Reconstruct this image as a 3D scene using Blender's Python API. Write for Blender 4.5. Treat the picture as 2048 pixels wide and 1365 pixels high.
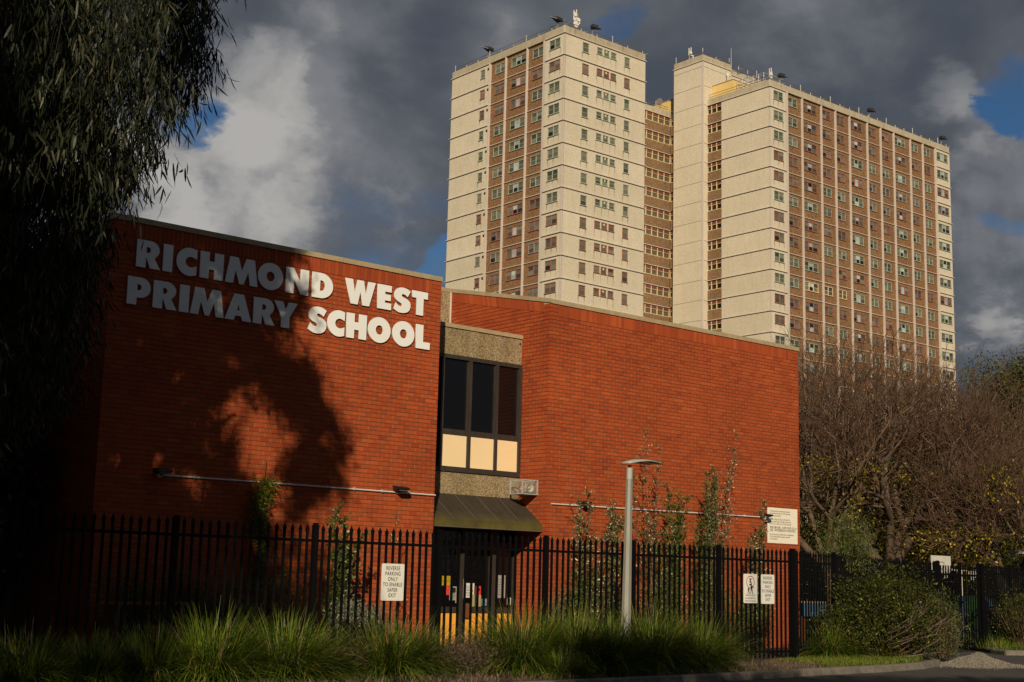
import bpy, bmesh, math, random
import numpy as np
from mathutils import Vector, Matrix
random.seed(7)
rng = np.random.default_rng(7)
for o in list(bpy.data.objects):
    bpy.data.objects.remove(o)
S = bpy.context.scene
COL = S.collection
R_ = math.radians

# ------------------------------------------------------------------ camera
EYE = 1.6
FPX = 2779.96
AX_R = np.array([0.76541039, -0.64305175, 0.02512728])
AX_U = np.array([-0.12848489, -0.11444046, 0.9850863])
AX_F = np.array([0.63058589, 0.75722376, 0.17021635])
cam = bpy.data.cameras.new('camera')
cam.sensor_width = 36.0
cam.lens = FPX / 2048 * 36.0
cam.clip_start = 0.1
cam.clip_end = 4000
camo = bpy.data.objects.new('camera', cam)
COL.objects.link(camo)
mw = Matrix.Identity(4)
for i in range(3):
    mw[i][0] = AX_R[i]; mw[i][1] = AX_U[i]; mw[i][2] = -AX_F[i]
mw[2][3] = EYE
camo.matrix_world = mw
S.camera = camo

def ray(px, py):
    return AX_F + AX_R * ((px - 1024) / FPX) - AX_U * ((py - 682.5) / FPX)
def on_y(px, py, Y):
    r = ray(px, py); p = r * (Y / r[1]); return (p[0], Y, p[2] + EYE)
def at_depth(px, py, d):
    p = ray(px, py) * d; return (p[0], p[1], p[2] + EYE)
def proj(P):
    P = np.atleast_2d(P) - np.array([0, 0, EYE])
    w = P @ AX_F; w = np.where(np.abs(w) < 1e-6, 1e-6, w)
    return 1024 + FPX * (P @ AX_R) / w, 682.5 - FPX * (P @ AX_U) / w, w

# ------------------------------------------------------------------ sun and sky
SX = 0.90
SUN_EL = R_(24)
h_ = np.array([SX, 1.0]); h_ /= np.linalg.norm(h_)
SUNDIR = np.array([h_[0] * math.cos(SUN_EL), h_[1] * math.cos(SUN_EL), -math.sin(SUN_EL)])
sl = bpy.data.lights.new('sun', 'SUN')
sl.energy = 5.0
sl.angle = R_(0.53)
sl.color = (1.0, 0.84, 0.60)
so = bpy.data.objects.new('sun', sl)
COL.objects.link(so)
so.rotation_euler = Vector(SUNDIR).to_track_quat('-Z', 'Y').to_euler()

W = bpy.data.worlds.new('World')
S.world = W
W.use_nodes = True
nt = W.node_tree
nt.nodes.clear()
def wn(t, **k):
    n = nt.nodes.new(t)
    for a, b in k.items(): setattr(n, a, b)
    return n
def wl(a, b): nt.links.new(a, b)
def wmath(op, a, b=None, clamp=False):
    n = wn('ShaderNodeMath', operation=op); n.use_clamp = clamp
    for i, v in enumerate((a, b)):
        if v is None: continue
        if isinstance(v, (int, float)): n.inputs[i].default_value = v
        else: wl(v, n.inputs[i])
    return n.outputs[0]
def wsmooth(v, lo, hi, a=0.0, b=1.0):
    n = wn('ShaderNodeMapRange', interpolation_type='SMOOTHSTEP')
    wl(v, n.inputs['Value'])
    n.inputs['From Min'].default_value = lo; n.inputs['From Max'].default_value = hi
    n.inputs['To Min'].default_value = a; n.inputs['To Max'].default_value = b
    return n.outputs['Result']
def wmix(f, a, b):
    n = wn('ShaderNodeMix', data_type='RGBA')
    if isinstance(f, (int, float)): n.inputs['Factor'].default_value = f
    else: wl(f, n.inputs['Factor'])
    for s, v in (('A', a), ('B', b)):
        sock = [i for i in n.inputs if i.name == s and i.type == 'RGBA'][0]
        if isinstance(v, tuple): sock.default_value = v + (1,)
        else: wl(v, sock)
    return [o for o in n.outputs if o.type == 'RGBA'][0]
tc = wn('ShaderNodeTexCoord')
sep = wn('ShaderNodeSeparateXYZ'); wl(tc.outputs['Generated'], sep.inputs[0])
den = wmath('ADD', wmath('MAXIMUM', sep.outputs[2], 0.0), 0.30)
comb = wn('ShaderNodeCombineXYZ')
wl(wmath('DIVIDE', sep.outputs[0], den), comb.inputs[0]); wl(wmath('DIVIDE', sep.outputs[1], den), comb.inputs[1])
def wnoise(scale, detail, rough, vec=None, dist=0.0, off=0.0):
    n = wn('ShaderNodeTexNoise', noise_dimensions='4D')
    wl(vec or comb.outputs[0], n.inputs['Vector'])
    n.inputs['W'].default_value = off
    n.inputs['Scale'].default_value = scale; n.inputs['Detail'].default_value = detail
    n.inputs['Roughness'].default_value = rough; n.inputs['Distortion'].default_value = dist
    return n
# a gently wandering copy of the direction, so that cloud banks get ragged outlines
warp = wnoise(5.5, 6, 0.62, off=3.1)
vsub = wn('ShaderNodeVectorMath', operation='SUBTRACT'); wl(warp.outputs['Color'], vsub.inputs[0]); vsub.inputs[1].default_value = (0.5, 0.5, 0.5)
vsc = wn('ShaderNodeVectorMath', operation='SCALE'); wl(vsub.outputs[0], vsc.inputs[0]); vsc.inputs['Scale'].default_value = 0.12
vad = wn('ShaderNodeVectorMath', operation='ADD'); wl(tc.outputs['Generated'], vad.inputs[0]); wl(vsc.outputs[0], vad.inputs[1])
vno = wn('ShaderNodeVectorMath', operation='NORMALIZE'); wl(vad.outputs[0], vno.inputs[0])
def bank(px, py, r_out, r_in):
    d = ray(px, py); d = d / np.linalg.norm(d)
    n = wn('ShaderNodeVectorMath', operation='DOT_PRODUCT'); wl(vno.outputs[0], n.inputs[0]); n.inputs[1].default_value = tuple(d)
    return wsmooth(n.outputs['Value'], math.cos(r_out / FPX), math.cos(r_in / FPX))
def total(lst):
    acc = None
    for w_, v in lst:
        t = wmath('MULTIPLY', v, w_)
        acc = t if acc is None else wmath('ADD', acc, t)
    return acc
big = wnoise(2.2, 9, 0.55, dist=0.25, off=1.7)
fine = wnoise(6.5, 11, 0.56, vec=tc.outputs['Generated'], dist=0.25, off=8.3)
dens0 = wmath('ADD', wmath('MULTIPLY', big.outputs['Fac'], 0.7), wmath('MULTIPLY', fine.outputs['Fac'], 0.3))
holes = total([(0.80, bank(1250, 75, 85, 5)), (0.25, bank(1130, 40, 60, 5)), (1.0, bank(392, 235, 85, 10)), (1.0, bank(2020, 170, 115, 20)),
               (0.9, bank(1950, 235, 60, 10)), (0.5, bank(885, 525, 60, 5)), (0.45, bank(1990, 440, 50, 5)), (0.8, bank(60, 100, 180, 40)), (0.55, bank(1560, 190, 60, 5))])
cover = wsmooth(wmath('SUBTRACT', wmath('ADD', dens0, 0.125), wmath('MULTIPLY', holes, 0.20)), 0.39, 0.54)
brt = total([(0.60, bank(500, 190, 150, 30)), (0.50, bank(360, 330, 210, 60)), (0.40, bank(250, 420, 190, 60)), (0.38, bank(610, 235, 120, 20)), (0.46, bank(470, 420, 200, 50)), (0.34, bank(680, 440, 190, 30)), (0.36, bank(2010, 560, 170, 40)), (0.2, bank(760, 330, 200, 30)),
             (0.50, bank(1880, 190, 90, 10)), (0.50, bank(1990, 640, 110, 20)), (0.3, bank(700, 60, 200, 20)), (0.30, bank(850, 560, 90, 10)), (0.26, bank(1650, 60, 230, 20)), (0.35, bank(1990, 320, 110, 20)),
             (0.22, bank(1000, 100, 160, 10)), (0.8, bank(150, 250, 120, 20))])
puff = wnoise(9.5, 13, 0.56, vec=vno.outputs[0], dist=0.15, off=5.2)
tex = wsmooth(fine.outputs['Fac'], 0.36, 0.64)
ptex = wmath('SUBTRACT', puff.outputs['Fac'], 0.5)
base = wmath('ADD', wmath('MULTIPLY', wsmooth(big.outputs['Fac'], 0.62, 0.40), 0.16), wmath('MULTIPLY', wmath('SUBTRACT', tex, 0.5), 0.14))
heap_ = wmath('ADD', wmath('MULTIPLY', brt, 1.0), wmath('ADD', wmath('MULTIPLY', ptex, 2.3), wmath('MULTIPLY', wmath('SUBTRACT', tex, 0.5), 0.45)))
lum = wmath('ADD', wmath('MULTIPLY', wmath('MULTIPLY', brt, 0.55), wmath('ADD', tex, 0.25)), base, clamp=True)
c1 = wmix(wsmooth(lum, 0.0, 0.45), (0.072, 0.085, 0.108), (0.210, 0.217, 0.235))
c2 = wmix(wmath('MULTIPLY', wsmooth(heap_, 0.42, 1.22), wsmooth(brt, 0.02, 0.25)), c1, (0.47, 0.455, 0.435))
sky = wn('ShaderNodeTexSky', sky_type='NISHITA')
sky.sun_disc = False
sky.sun_elevation = SUN_EL
sky.sun_rotation = math.atan2(-SUNDIR[0], -SUNDIR[1])
sky.air_density = 1.0; sky.dust_density = 0.3; sky.ozone_density = 2.5
bgsky = wn('ShaderNodeBackground'); wl(sky.outputs[0], bgsky.inputs[0]); bgsky.inputs[1].default_value = 0.05
tint = wn('ShaderNodeMix', data_type='RGBA', blend_type='MULTIPLY'); tint.inputs['Factor'].default_value = 1
ta = [i for i in tint.inputs if i.type == 'RGBA']
wl(sky.outputs[0], ta[0]); ta[1].default_value = (0.50, 0.76, 0.98, 1)
wl([o for o in tint.outputs if o.type == 'RGBA'][0], bgsky.inputs[0])
bgcl = wn('ShaderNodeBackground'); wl(c2, bgcl.inputs[0]); bgcl.inputs[1].default_value = 1.0
mx = wn('ShaderNodeMixShader'); wl(cover, mx.inputs[0]); wl(bgsky.outputs[0], mx.inputs[1]); wl(bgcl.outputs[0], mx.inputs[2])
wo = wn('ShaderNodeOutputWorld'); wl(mx.outputs[0], wo.inputs[0])
S.view_settings.view_transform = 'Standard'
S.view_settings.look = 'None'
S.view_settings.gamma = 1.0
S.view_settings.use_curve_mapping = False
S.view_settings.exposure = -0.15

# ------------------------------------------------------------------ materials
def nmat(name):
    m = bpy.data.materials.new(name); m.use_nodes = True
    t = m.node_tree; b = t.nodes['Principled BSDF']
    return m, t, b
def add(t, typ, **k):
    n = t.nodes.new(typ)
    for a, b in k.items(): setattr(n, a, b)
    return n
def ramp(t, fac, stops):
    r = add(t, 'ShaderNodeValToRGB')
    el = r.color_ramp.elements
    while len(el) < len(stops): el.new(0.5)
    for e, (p, c) in zip(el, stops):
        e.position = p; e.color = tuple(c) + (1,)
    if fac is not None: t.links.new(fac, r.inputs[0])
    return r.outputs[0]
def noise(t, scale, detail=4, rough=0.6, vec=None, scl=None, coord='Object'):
    n = add(t, 'ShaderNodeTexNoise')
    n.inputs['Scale'].default_value = scale; n.inputs['Detail'].default_value = detail; n.inputs['Roughness'].default_value = rough
    if vec is None:
        g = add(t, 'ShaderNodeNewGeometry'); vec = g.outputs['Position']
    if scl:
        mp = add(t, 'ShaderNodeMapping'); mp.inputs['Scale'].default_value = scl
        t.links.new(vec, mp.inputs[0]); vec = mp.outputs[0]
    t.links.new(vec, n.inputs['Vector'])
    return n.outputs['Fac']
def mixc(t, f, a, b, mode='MIX'):
    n = add(t, 'ShaderNodeMix', data_type='RGBA', blend_type=mode)
    if isinstance(f, (int, float)): n.inputs['Factor'].default_value = f
    else: t.links.new(f, n.inputs['Factor'])
    s = [i for i in n.inputs if i.type == 'RGBA']
    for k, v in zip(s, (a, b)):
        if isinstance(v, tuple): k.default_value = v + (1,)
        else: t.links.new(v, k)
    return [o for o in n.outputs if o.type == 'RGBA'][0]
def bump(t, b, h, strength=0.3, dist=0.01):
    n = add(t, 'ShaderNodeBump'); n.inputs['Strength'].default_value = strength; n.inputs['Distance'].default_value = dist
    t.links.new(h, n.inputs['Height']); t.links.new(n.outputs[0], b.inputs['Normal'])
def simple(name, col, rough=0.6, var=0.15, scale=6.0, metal=0.0, spec=0.5, detail=5, scl=None):
    m, t, b = nmat(name)
    f = noise(t, scale, detail, 0.65, scl=scl)
    lo = tuple(c * (1 - var) for c in col); hi = tuple(min(1, c * (1 + var)) for c in col)
    t.links.new(ramp(t, f, [(0.3, lo), (0.7, hi)]), b.inputs['Base Color'])
    b.inputs['Roughness'].default_value = rough; b.inputs['Metallic'].default_value = metal
    b.inputs['Specular IOR Level'].default_value = spec
    return m
def island_random(t):
    g = add(t, 'ShaderNodeNewGeometry'); o = add(t, 'ShaderNodeObjectInfo')
    a = add(t, 'ShaderNodeMath', operation='ADD'); t.links.new(g.outputs['Random Per Island'], a.inputs[0]); t.links.new(o.outputs['Random'], a.inputs[1])
    f = add(t, 'ShaderNodeMath', operation='FRACT'); t.links.new(a.outputs[0], f.inputs[0])
    return f.outputs[0]
def brickmat(name, stops):
    m, t, b = nmat(name)
    r = island_random(t)
    base = ramp(t, r, stops)
    grain = noise(t, 55, 6, 0.7)
    soil = noise(t, 0.55, 5, 0.6)
    c = mixc(t, 0.35, base, ramp(t, grain, [(0.3, (0.55, 0.55, 0.55)), (0.7, (1.25, 1.2, 1.15))]), 'MULTIPLY')
    c = mixc(t, 0.6, c, ramp(t, soil, [(0.35, (0.76, 0.74, 0.72)), (0.6, (1.05, 1.05, 1.05))]), 'MULTIPLY')
    run = noise(t, 1.0, 6, 0.75, scl=(2.6, 2.6, 0.35))
    c = mixc(t, 0.28, c, ramp(t, run, [(0.34, (0.62, 0.60, 0.58)), (0.50, (1.0, 1.0, 1.0)), (0.72, (1.12, 1.14, 1.16))]), 'MULTIPLY')
    t.links.new(c, b.inputs['Base Color'])
    b.inputs['Roughness'].default_value = 0.85; b.inputs['Specular IOR Level'].default_value = 0.25
    bump(t, b, grain, 0.5, 0.004)
    return m
M = {}
M['brick'] = brickmat('brick', [(0.0, (0.27, 0.048, 0.019)), (0.07, (0.32, 0.058, 0.019)), (0.5, (0.352, 0.066, 0.019)), (0.88, (0.378, 0.073, 0.020)), (1.0, (0.42, 0.090, 0.025))])
M['mortar'] = simple('mortar', (0.16, 0.085, 0.034), 0.95, 0.3, 20)
M['perpend'] = simple('mortar_perpend', (0.34, 0.16, 0.058), 0.95, 0.35, 9)
M['coping'] = simple('coping', (0.36, 0.28, 0.17), 0.7, 0.15, 5)
def pebble(name, dark, light, scale, stain=0.0, cont=1.0):
    m, t, b = nmat(name)
    v = add(t, 'ShaderNodeTexVoronoi'); v.inputs['Scale'].default_value = scale
    g = add(t, 'ShaderNodeNewGeometry'); t.links.new(g.outputs['Position'], v.inputs['Vector'])
    sepc = add(t, 'ShaderNodeSeparateColor'); t.links.new(v.outputs['Color'], sepc.inputs[0])
    c = ramp(t, sepc.outputs[0], [(0.25, dark), (0.75, light)])
    big = noise(t, 0.35, 6, 0.65)
    c = mixc(t, 0.6, c, ramp(t, big, [(0.30, (0.88, 0.87, 0.85)), (0.70, (1.04, 1.04, 1.04))]), 'MULTIPLY')
    oi = add(t, 'ShaderNodeObjectInfo'); c = mixc(t, 1.0, c, ramp(t, oi.outputs['Random'], [(0.0, (0.94, 0.935, 0.92)), (1.0, (1.04, 1.04, 1.04))]), 'MULTIPLY')
    if stain > 0:
        st = noise(t, 1.0, 5, 0.7, scl=(1.7, 1.7, 0.22))
        c = mixc(t, stain, c, ramp(t, st, [(0.40, (0.62, 0.56, 0.46)), (0.55, (1, 1, 1))]), 'MULTIPLY')
    t.links.new(c, b.inputs['Base Color'])
    b.inputs['Roughness'].default_value = 0.9; b.inputs['Specular IOR Level'].default_value = 0.2
    bump(t, b, v.outputs['Distance'], 0.5, 0.3 / scale)
    return m
M['pebbledash'] = pebble('pebbledash', (0.15, 0.115, 0.07), (0.42, 0.33, 0.20), 70, 0.5)
M['cream'] = pebble('cream_render', (0.58, 0.525, 0.425), (0.655, 0.595, 0.485), 9.0, 0.10)
M['brown'] = pebble('brown_aggregate', (0.17, 0.093, 0.048), (0.30, 0.168, 0.090), 9.0, 0.15)
M['brown_low'] = pebble('brown_aggregate_gallery', (0.18, 0.11, 0.062), (0.28, 0.175, 0.10), 9.0, 0.15)
M['parapet'] = pebble('parapet_render', (0.42, 0.37, 0.285), (0.50, 0.44, 0.34), 9.0, 0.35)
M['pinkish'] = simple('pilaster_paint', (0.53, 0.47, 0.44), 0.75, 0.08, 0.5)
M['ledge'] = simple('ledge_paint', (0.58, 0.52, 0.47), 0.7, 0.1, 2)
M['joint'] = simple('joint_sealant', (0.10, 0.085, 0.065), 0.9, 0.2, 2)
M['stain'] = None
M['wgreen'] = simple('window_paint_green', (0.34, 0.40, 0.31), 0.6, 0.1, 3)
M['wred'] = simple('window_paint_red', (0.31, 0.125, 0.09), 0.6, 0.12, 3)
M['wgrey'] = simple('window_paint_mauve', (0.33, 0.27, 0.25), 0.6, 0.1, 3)
M['wcream'] = simple('window_paint_cream', (0.72, 0.58, 0.34), 0.6, 0.05, 3)
def curtain(name, stops, rough=0.25):
    m, t, b = nmat(name)
    r = island_random(t)
    c = ramp(t, r, stops)
    f = noise(t, 3.0, 4, 0.7, scl=(4, 4, 1.0))
    c = mixc(t, 0.7, c, ramp(t, f, [(0.35, (0.6, 0.6, 0.6)), (0.65, (1.25, 1.25, 1.25))]), 'MULTIPLY')
    t.links.new(c, b.inputs['Base Color']); b.inputs['Roughness'].default_value = rough
    return m
M['blind'] = curtain('pane_with_blind', [(0.0, (0.10, 0.095, 0.075)), (0.5, (0.15, 0.14, 0.11)), (1.0, (0.22, 0.21, 0.165))])
M['paned'] = curtain('pane_dim', [(0.0, (0.05, 0.047, 0.038)), (0.5, (0.095, 0.088, 0.07)), (1.0, (0.15, 0.14, 0.11))])
M['panek'] = curtain('pane_open_dark', [(0.0, (0.008, 0.010, 0.014)), (1.0, (0.03, 0.03, 0.03))], 0.12)
M['panel'] = curtain('pane_curtain_sky_reflection', [(0.0, (0.30, 0.35, 0.36)), (1.0, (0.52, 0.58, 0.58))])  # pale curtain plus reflected sky, both put into the base colour
M['wred2'] = simple('gallery_red_panel', (0.155, 0.050, 0.033), 0.6, 0.15, 2)
M['gdark'] = simple('gallery_dark', (0.018, 0.015, 0.010), 0.25, 0.3, 1)  # near-black glass of the gallery windows, also used on the vents
M['wcream2'] = simple('gallery_mullion', (0.70, 0.54, 0.29), 0.6, 0.08, 2)
M['yellowhut'] = simple('plant_room_cladding', (0.74, 0.53, 0.20), 0.6, 0.05, 1)
M['galv'] = simple('galvanised_steel', (0.40, 0.41, 0.40), 0.5, 0.15, 8, metal=0.2)
M['railgrey'] = simple('rail_steel', (0.16, 0.14, 0.12), 0.6, 0.15, 8)
M['darkmetal'] = simple('dark_metal', (0.035, 0.034, 0.032), 0.5, 0.2, 20)
M['dish'] = simple('dish_white', (0.78, 0.74, 0.66), 0.5, 0.05, 4)
M['fence'] = simple('black_powder_coat', (0.0032, 0.0034, 0.0042), 0.6, 0.2, 30, spec=0.10)
M['letter'] = simple('letter_white', (0.77, 0.79, 0.80), 0.5, 0.04, 1.2)
M['winframe'] = simple('school_window_frame', (0.035, 0.028, 0.024), 0.55, 0.35, 12, scl=(1, 1, .2))
def glassmat(name, col=(0.004, 0.004, 0.005), rough=0.03):
    m, t, b = nmat(name)
    b.inputs['Base Color'].default_value = col + (1,); b.inputs['Roughness'].default_value = rough
    b.inputs['IOR'].default_value = 1.52
    f = noise(t, 1.3, 3, 0.5); bump(t, b, f, 0.03, 0.02)
    return m
M['glass'] = glassmat('dark_glass')
M['creampanel'] = simple('cream_infill', (0.86, 0.66, 0.40), 0.45, 0.03, 3)
M['yellowpanel'] = simple('yellow_door_panel', (0.80, 0.38, 0.055), 0.5, 0.05, 3)
def awn():
    m, t, b = nmat('awning_canvas')
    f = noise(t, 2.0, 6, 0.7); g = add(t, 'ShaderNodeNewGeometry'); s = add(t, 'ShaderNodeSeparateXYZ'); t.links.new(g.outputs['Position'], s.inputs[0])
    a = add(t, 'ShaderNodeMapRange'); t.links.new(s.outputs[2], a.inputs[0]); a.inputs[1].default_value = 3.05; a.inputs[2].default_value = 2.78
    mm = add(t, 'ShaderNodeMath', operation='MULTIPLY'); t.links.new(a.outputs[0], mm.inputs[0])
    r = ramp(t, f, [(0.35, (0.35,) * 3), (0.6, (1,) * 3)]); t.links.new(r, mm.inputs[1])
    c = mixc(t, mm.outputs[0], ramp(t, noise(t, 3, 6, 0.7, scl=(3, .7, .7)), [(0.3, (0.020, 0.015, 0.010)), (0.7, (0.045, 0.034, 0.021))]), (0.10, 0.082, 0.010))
    sp = noise(t, 60, 2, 0.5); c = mixc(t, ramp(t, sp, [(0.70, (0, 0, 0)), (0.74, (1, 1, 1))]), c, (0.25, 0.22, 0.12))
    t.links.new(c, b.inputs['Base Color']); b.inputs['Roughness'].default_value = 0.75
    return m
M['awning'] = awn()
M['conduit'] = simple('conduit_pvc', (0.62, 0.57, 0.54), 0.45, 0.06, 3)
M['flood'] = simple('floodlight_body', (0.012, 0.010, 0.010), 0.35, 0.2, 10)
M['cage'] = simple('cage_wire', (0.36, 0.38, 0.36), 0.5, 0.15, 20)
M['cageback'] = simple('horn_cream', (0.60, 0.55, 0.44), 0.5, 0.1, 8)
def signmat():
    m, t, b = nmat('reflective_sign')
    w = add(t, 'ShaderNodeTexWave', wave_type='BANDS', bands_direction='Z'); w.inputs['Scale'].default_value = 22; w.inputs['Distortion'].default_value = 0.4
    g = add(t, 'ShaderNodeNewGeometry'); t.links.new(g.outputs['Position'], w.inputs['Vector'])
    t.links.new(ramp(t, w.outputs['Fac'], [(0.2, (0.70, 0.70, 0.66)), (0.8, (0.75, 0.75, 0.71))]), b.inputs['Base Color'])
    b.inputs['Roughness'].default_value = 0.4
    return m
M['sign'] = signmat()
M['notice'] = simple('notice_board', (0.82, 0.77, 0.66), 0.5, 0.03, 4)
M['ink'] = simple('sign_ink', (0.012, 0.012, 0.012), 0.5, 0.05, 4)
M['inkgrey'] = simple('notice_ink', (0.10, 0.085, 0.06), 0.6, 0.05, 4)
M['inkred'] = simple('sign_red', (0.42, 0.02, 0.02), 0.5, 0.05, 4)
M['paper'] = simple('paper_white', (0.62, 0.62, 0.58), 0.6, 0.1, 12)
M['papergrey'] = simple('paper_grey', (0.30, 0.30, 0.29), 0.6, 0.1, 12)
M['paperyellow'] = simple('paper_yellow', (0.40, 0.28, 0.01), 0.6, 0.1, 12)
M['paperred'] = simple('paper_red', (0.65, 0.05, 0.035), 0.6, 0.1, 12)
M['paperblue'] = simple('paper_blue', (0.12, 0.25, 0.55), 0.6, 0.1, 12)
M['beige'] = simple('noticeboard_beige', (0.34, 0.30, 0.17), 0.6, 0.1, 6)
M['timber'] = simple('door_timber', (0.16, 0.055, 0.018), 0.6, 0.2, 12, scl=(6, 6, .6))
M['lampgrey'] = simple('lamp_post_grey', (0.22, 0.22, 0.195), 0.5, 0.12, 14, scl=(1, 1, .15))
M['lamplight'] = simple('lamp_head_grey', (0.36, 0.355, 0.33), 0.45, 0.08, 6)
M['lampunder'] = simple('lamp_underside', (0.12, 0.12, 0.12), 0.4, 0.1, 10)
def asphalt():
    m, t, b = nmat('asphalt')
    f = noise(t, 60, 4, 0.8); g = noise(t, 0.8, 6, 0.6)
    c = mixc(t, 0.6, ramp(t, f, [(0.3, (0.028, 0.026, 0.025)), (0.75, (0.085, 0.08, 0.075))]), ramp(t, g, [(0.3, (0.7, 0.7, 0.7)), (0.7, (1.2, 1.2, 1.2))]), 'MULTIPLY')
    t.links.new(c, b.inputs['Base Color']); b.inputs['Roughness'].default_value = 0.85
    bump(t, b, f, 0.6, 0.008)
    return m
M['asphalt'] = asphalt()
M['kerb'] = simple('kerb_concrete', (0.14, 0.125, 0.105), 0.9, 0.3, 9)
M['soil'] = simple('mulch_soil', (0.050, 0.034, 0.020), 0.95, 0.5, 14)
M['turf'] = simple('turf_ground', (0.045, 0.050, 0.018), 0.95, 0.5, 5)
M['gravel'] = simple('gravel_stone', (0.21, 0.19, 0.155), 0.9, 0.45, 30)
def leafmat(name, stops, rough=0.5, trans=0.25, spec=0.4):
    m, t, b = nmat(name)
    c = ramp(t, island_random(t), stops)
    t.links.new(c, b.inputs['Base Color']); b.inputs['Roughness'].default_value = rough; b.inputs['Specular IOR Level'].default_value = spec
    if trans > 0:
        tr = add(t, 'ShaderNodeBsdfTranslucent'); t.links.new(c, tr.inputs[0])
        mxs = add(t, 'ShaderNodeMixShader'); mxs.inputs[0].default_value = trans
        out = [n for n in t.nodes if n.type == 'OUTPUT_MATERIAL'][0]
        t.links.new(b.outputs[0], mxs.inputs[1]); t.links.new(tr.outputs[0], mxs.inputs[2]); t.links.new(mxs.outputs[0], out.inputs[0])
    return m
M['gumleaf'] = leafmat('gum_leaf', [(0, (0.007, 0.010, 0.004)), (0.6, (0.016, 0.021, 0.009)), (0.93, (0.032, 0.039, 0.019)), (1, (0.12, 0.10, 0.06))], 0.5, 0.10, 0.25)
M['blade'] = leafmat('strap_leaf', [(0, (0.028, 0.055, 0.006)), (0.5, (0.085, 0.145, 0.011)), (0.82, (0.17, 0.23, 0.016)), (0.88, (0.30, 0.28, 0.03)), (0.92, (0.17, 0.12, 0.06)), (1, (0.42, 0.31, 0.19))], 0.5, 0.25)
M['dry'] = leafmat('dry_stem', [(0, (0.05, 0.032, 0.02)), (0.6, (0.12, 0.08, 0.055)), (1, (0.22, 0.16, 0.12))], 0.8, 0.1)
M['silver'] = leafmat('silver_leaf', [(0, (0.040, 0.065, 0.010)), (0.5, (0.10, 0.13, 0.022)), (0.72, (0.20, 0.085, 0.035)), (0.84, (0.34, 0.30, 0.18)), (1, (0.70, 0.65, 0.50))], 0.55, 0.15)
M['olive'] = leafmat('olive_leaf', [(0, (0.030, 0.052, 0.007)), (0.7, (0.080, 0.125, 0.014)), (0.92, (0.17, 0.19, 0.02)), (1, (0.5, 0.47, 0.36))], 0.5, 0.2)
M['saltbush'] = leafmat('saltbush_leaf', [(0, (0.07, 0.08, 0.05)), (0.6, (0.17, 0.18, 0.12)), (1, (0.32, 0.32, 0.23))], 0.7, 0.1)
M['vine'] = leafmat('vine_leaf', [(0, (0.05, 0.09, 0.008)), (0.8, (0.12, 0.19, 0.014)), (1, (0.40, 0.16, 0.03))], 0.5, 0.25)
M['bushleaf'] = leafmat('glossy_bush_leaf', [(0, (0.012, 0.020, 0.004)), (0.7, (0.042, 0.054, 0.009)), (0.93, (0.09, 0.10, 0.014)), (1, (0.26, 0.26, 0.04))], 0.6, 0.2, 0.2)
M['yellowleaf'] = leafmat('autumn_leaf', [(0, (0.09, 0.10, 0.008)), (0.5, (0.20, 0.19, 0.012)), (1, (0.60, 0.42, 0.03))], 0.5, 0.3)
M['wattle'] = leafmat('wattle_leaf', [(0, (0.035, 0.06, 0.022)), (0.6, (0.075, 0.11, 0.035)), (1, (0.24, 0.20, 0.03))], 0.5, 0.25)
M['evergreen'] = leafmat('evergreen_leaf', [(0, (0.030, 0.032, 0.006)), (0.7, (0.072, 0.070, 0.013)), (1, (0.12, 0.11, 0.022))], 0.6, 0.15)
M['bark'] = simple('bark', (0.095, 0.062, 0.040), 0.9, 0.35, 8)
M['twig'] = leafmat('twig', [(0, (0.055, 0.031, 0.019)), (0.7, (0.110, 0.066, 0.042)), (1, (0.19, 0.125, 0.082))], 0.85, 0.0, 0.2)
M['gumbark'] = simple('gum_bark', (0.20, 0.15, 0.11), 0.8, 0.3, 4, scl=(1, 1, .3))
M['bingreen'] = simple('bin_green', (0.020, 0.062, 0.022), 0.45, 0.1, 5)
M['tarpblue'] = simple('bin_liner_blue', (0.02, 0.17, 0.42), 0.3, 0.25, 9)
M['poleblue'] = simple('pole_blue', (0.05, 0.07, 0.30), 0.5, 0.1, 5)
M['white'] = simple('board_white', (0.55, 0.55, 0.52), 0.5, 0.1, 5)
M['tableblue'] = simple('bench_blue', (0.06, 0.15, 0.28), 0.5, 0.15, 5)
M['orange'] = simple('rim_orange', (0.55, 0.08, 0.03), 0.5, 0.1, 5)

# ------------------------------------------------------------------ helpers
def mesh_obj(*a, **k):
    o = mesh_obj0(*a, **k)
    if a[0] == 'lettering': o['kind'] = 'stuff'
    return o
def mesh_obj0(name, v, f, mats, parent=None, mi=None, smooth=False, loc=None):
    me = bpy.data.meshes.new(name)
    me.from_pydata([tuple(p) for p in v], [], [tuple(q) for q in f])
    for m in mats: me.materials.append(M[m] if isinstance(m, str) else m)
    if mi is not None: me.polygons.foreach_set('material_index', np.array(mi, dtype=np.int32))
    if smooth: me.polygons.foreach_set('use_smooth', np.ones(len(me.polygons), dtype=bool))
    me.update()
    return link(name, me, parent, loc)
def link(name, me, parent=None, loc=None, rotz=0.0):
    o = bpy.data.objects.new(name, me); COL.objects.link(o)
    if parent is not None: o.parent = parent
    if loc is not None: o.location = loc
    if rotz: o.rotation_euler = (0, 0, rotz)
    return o
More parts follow.
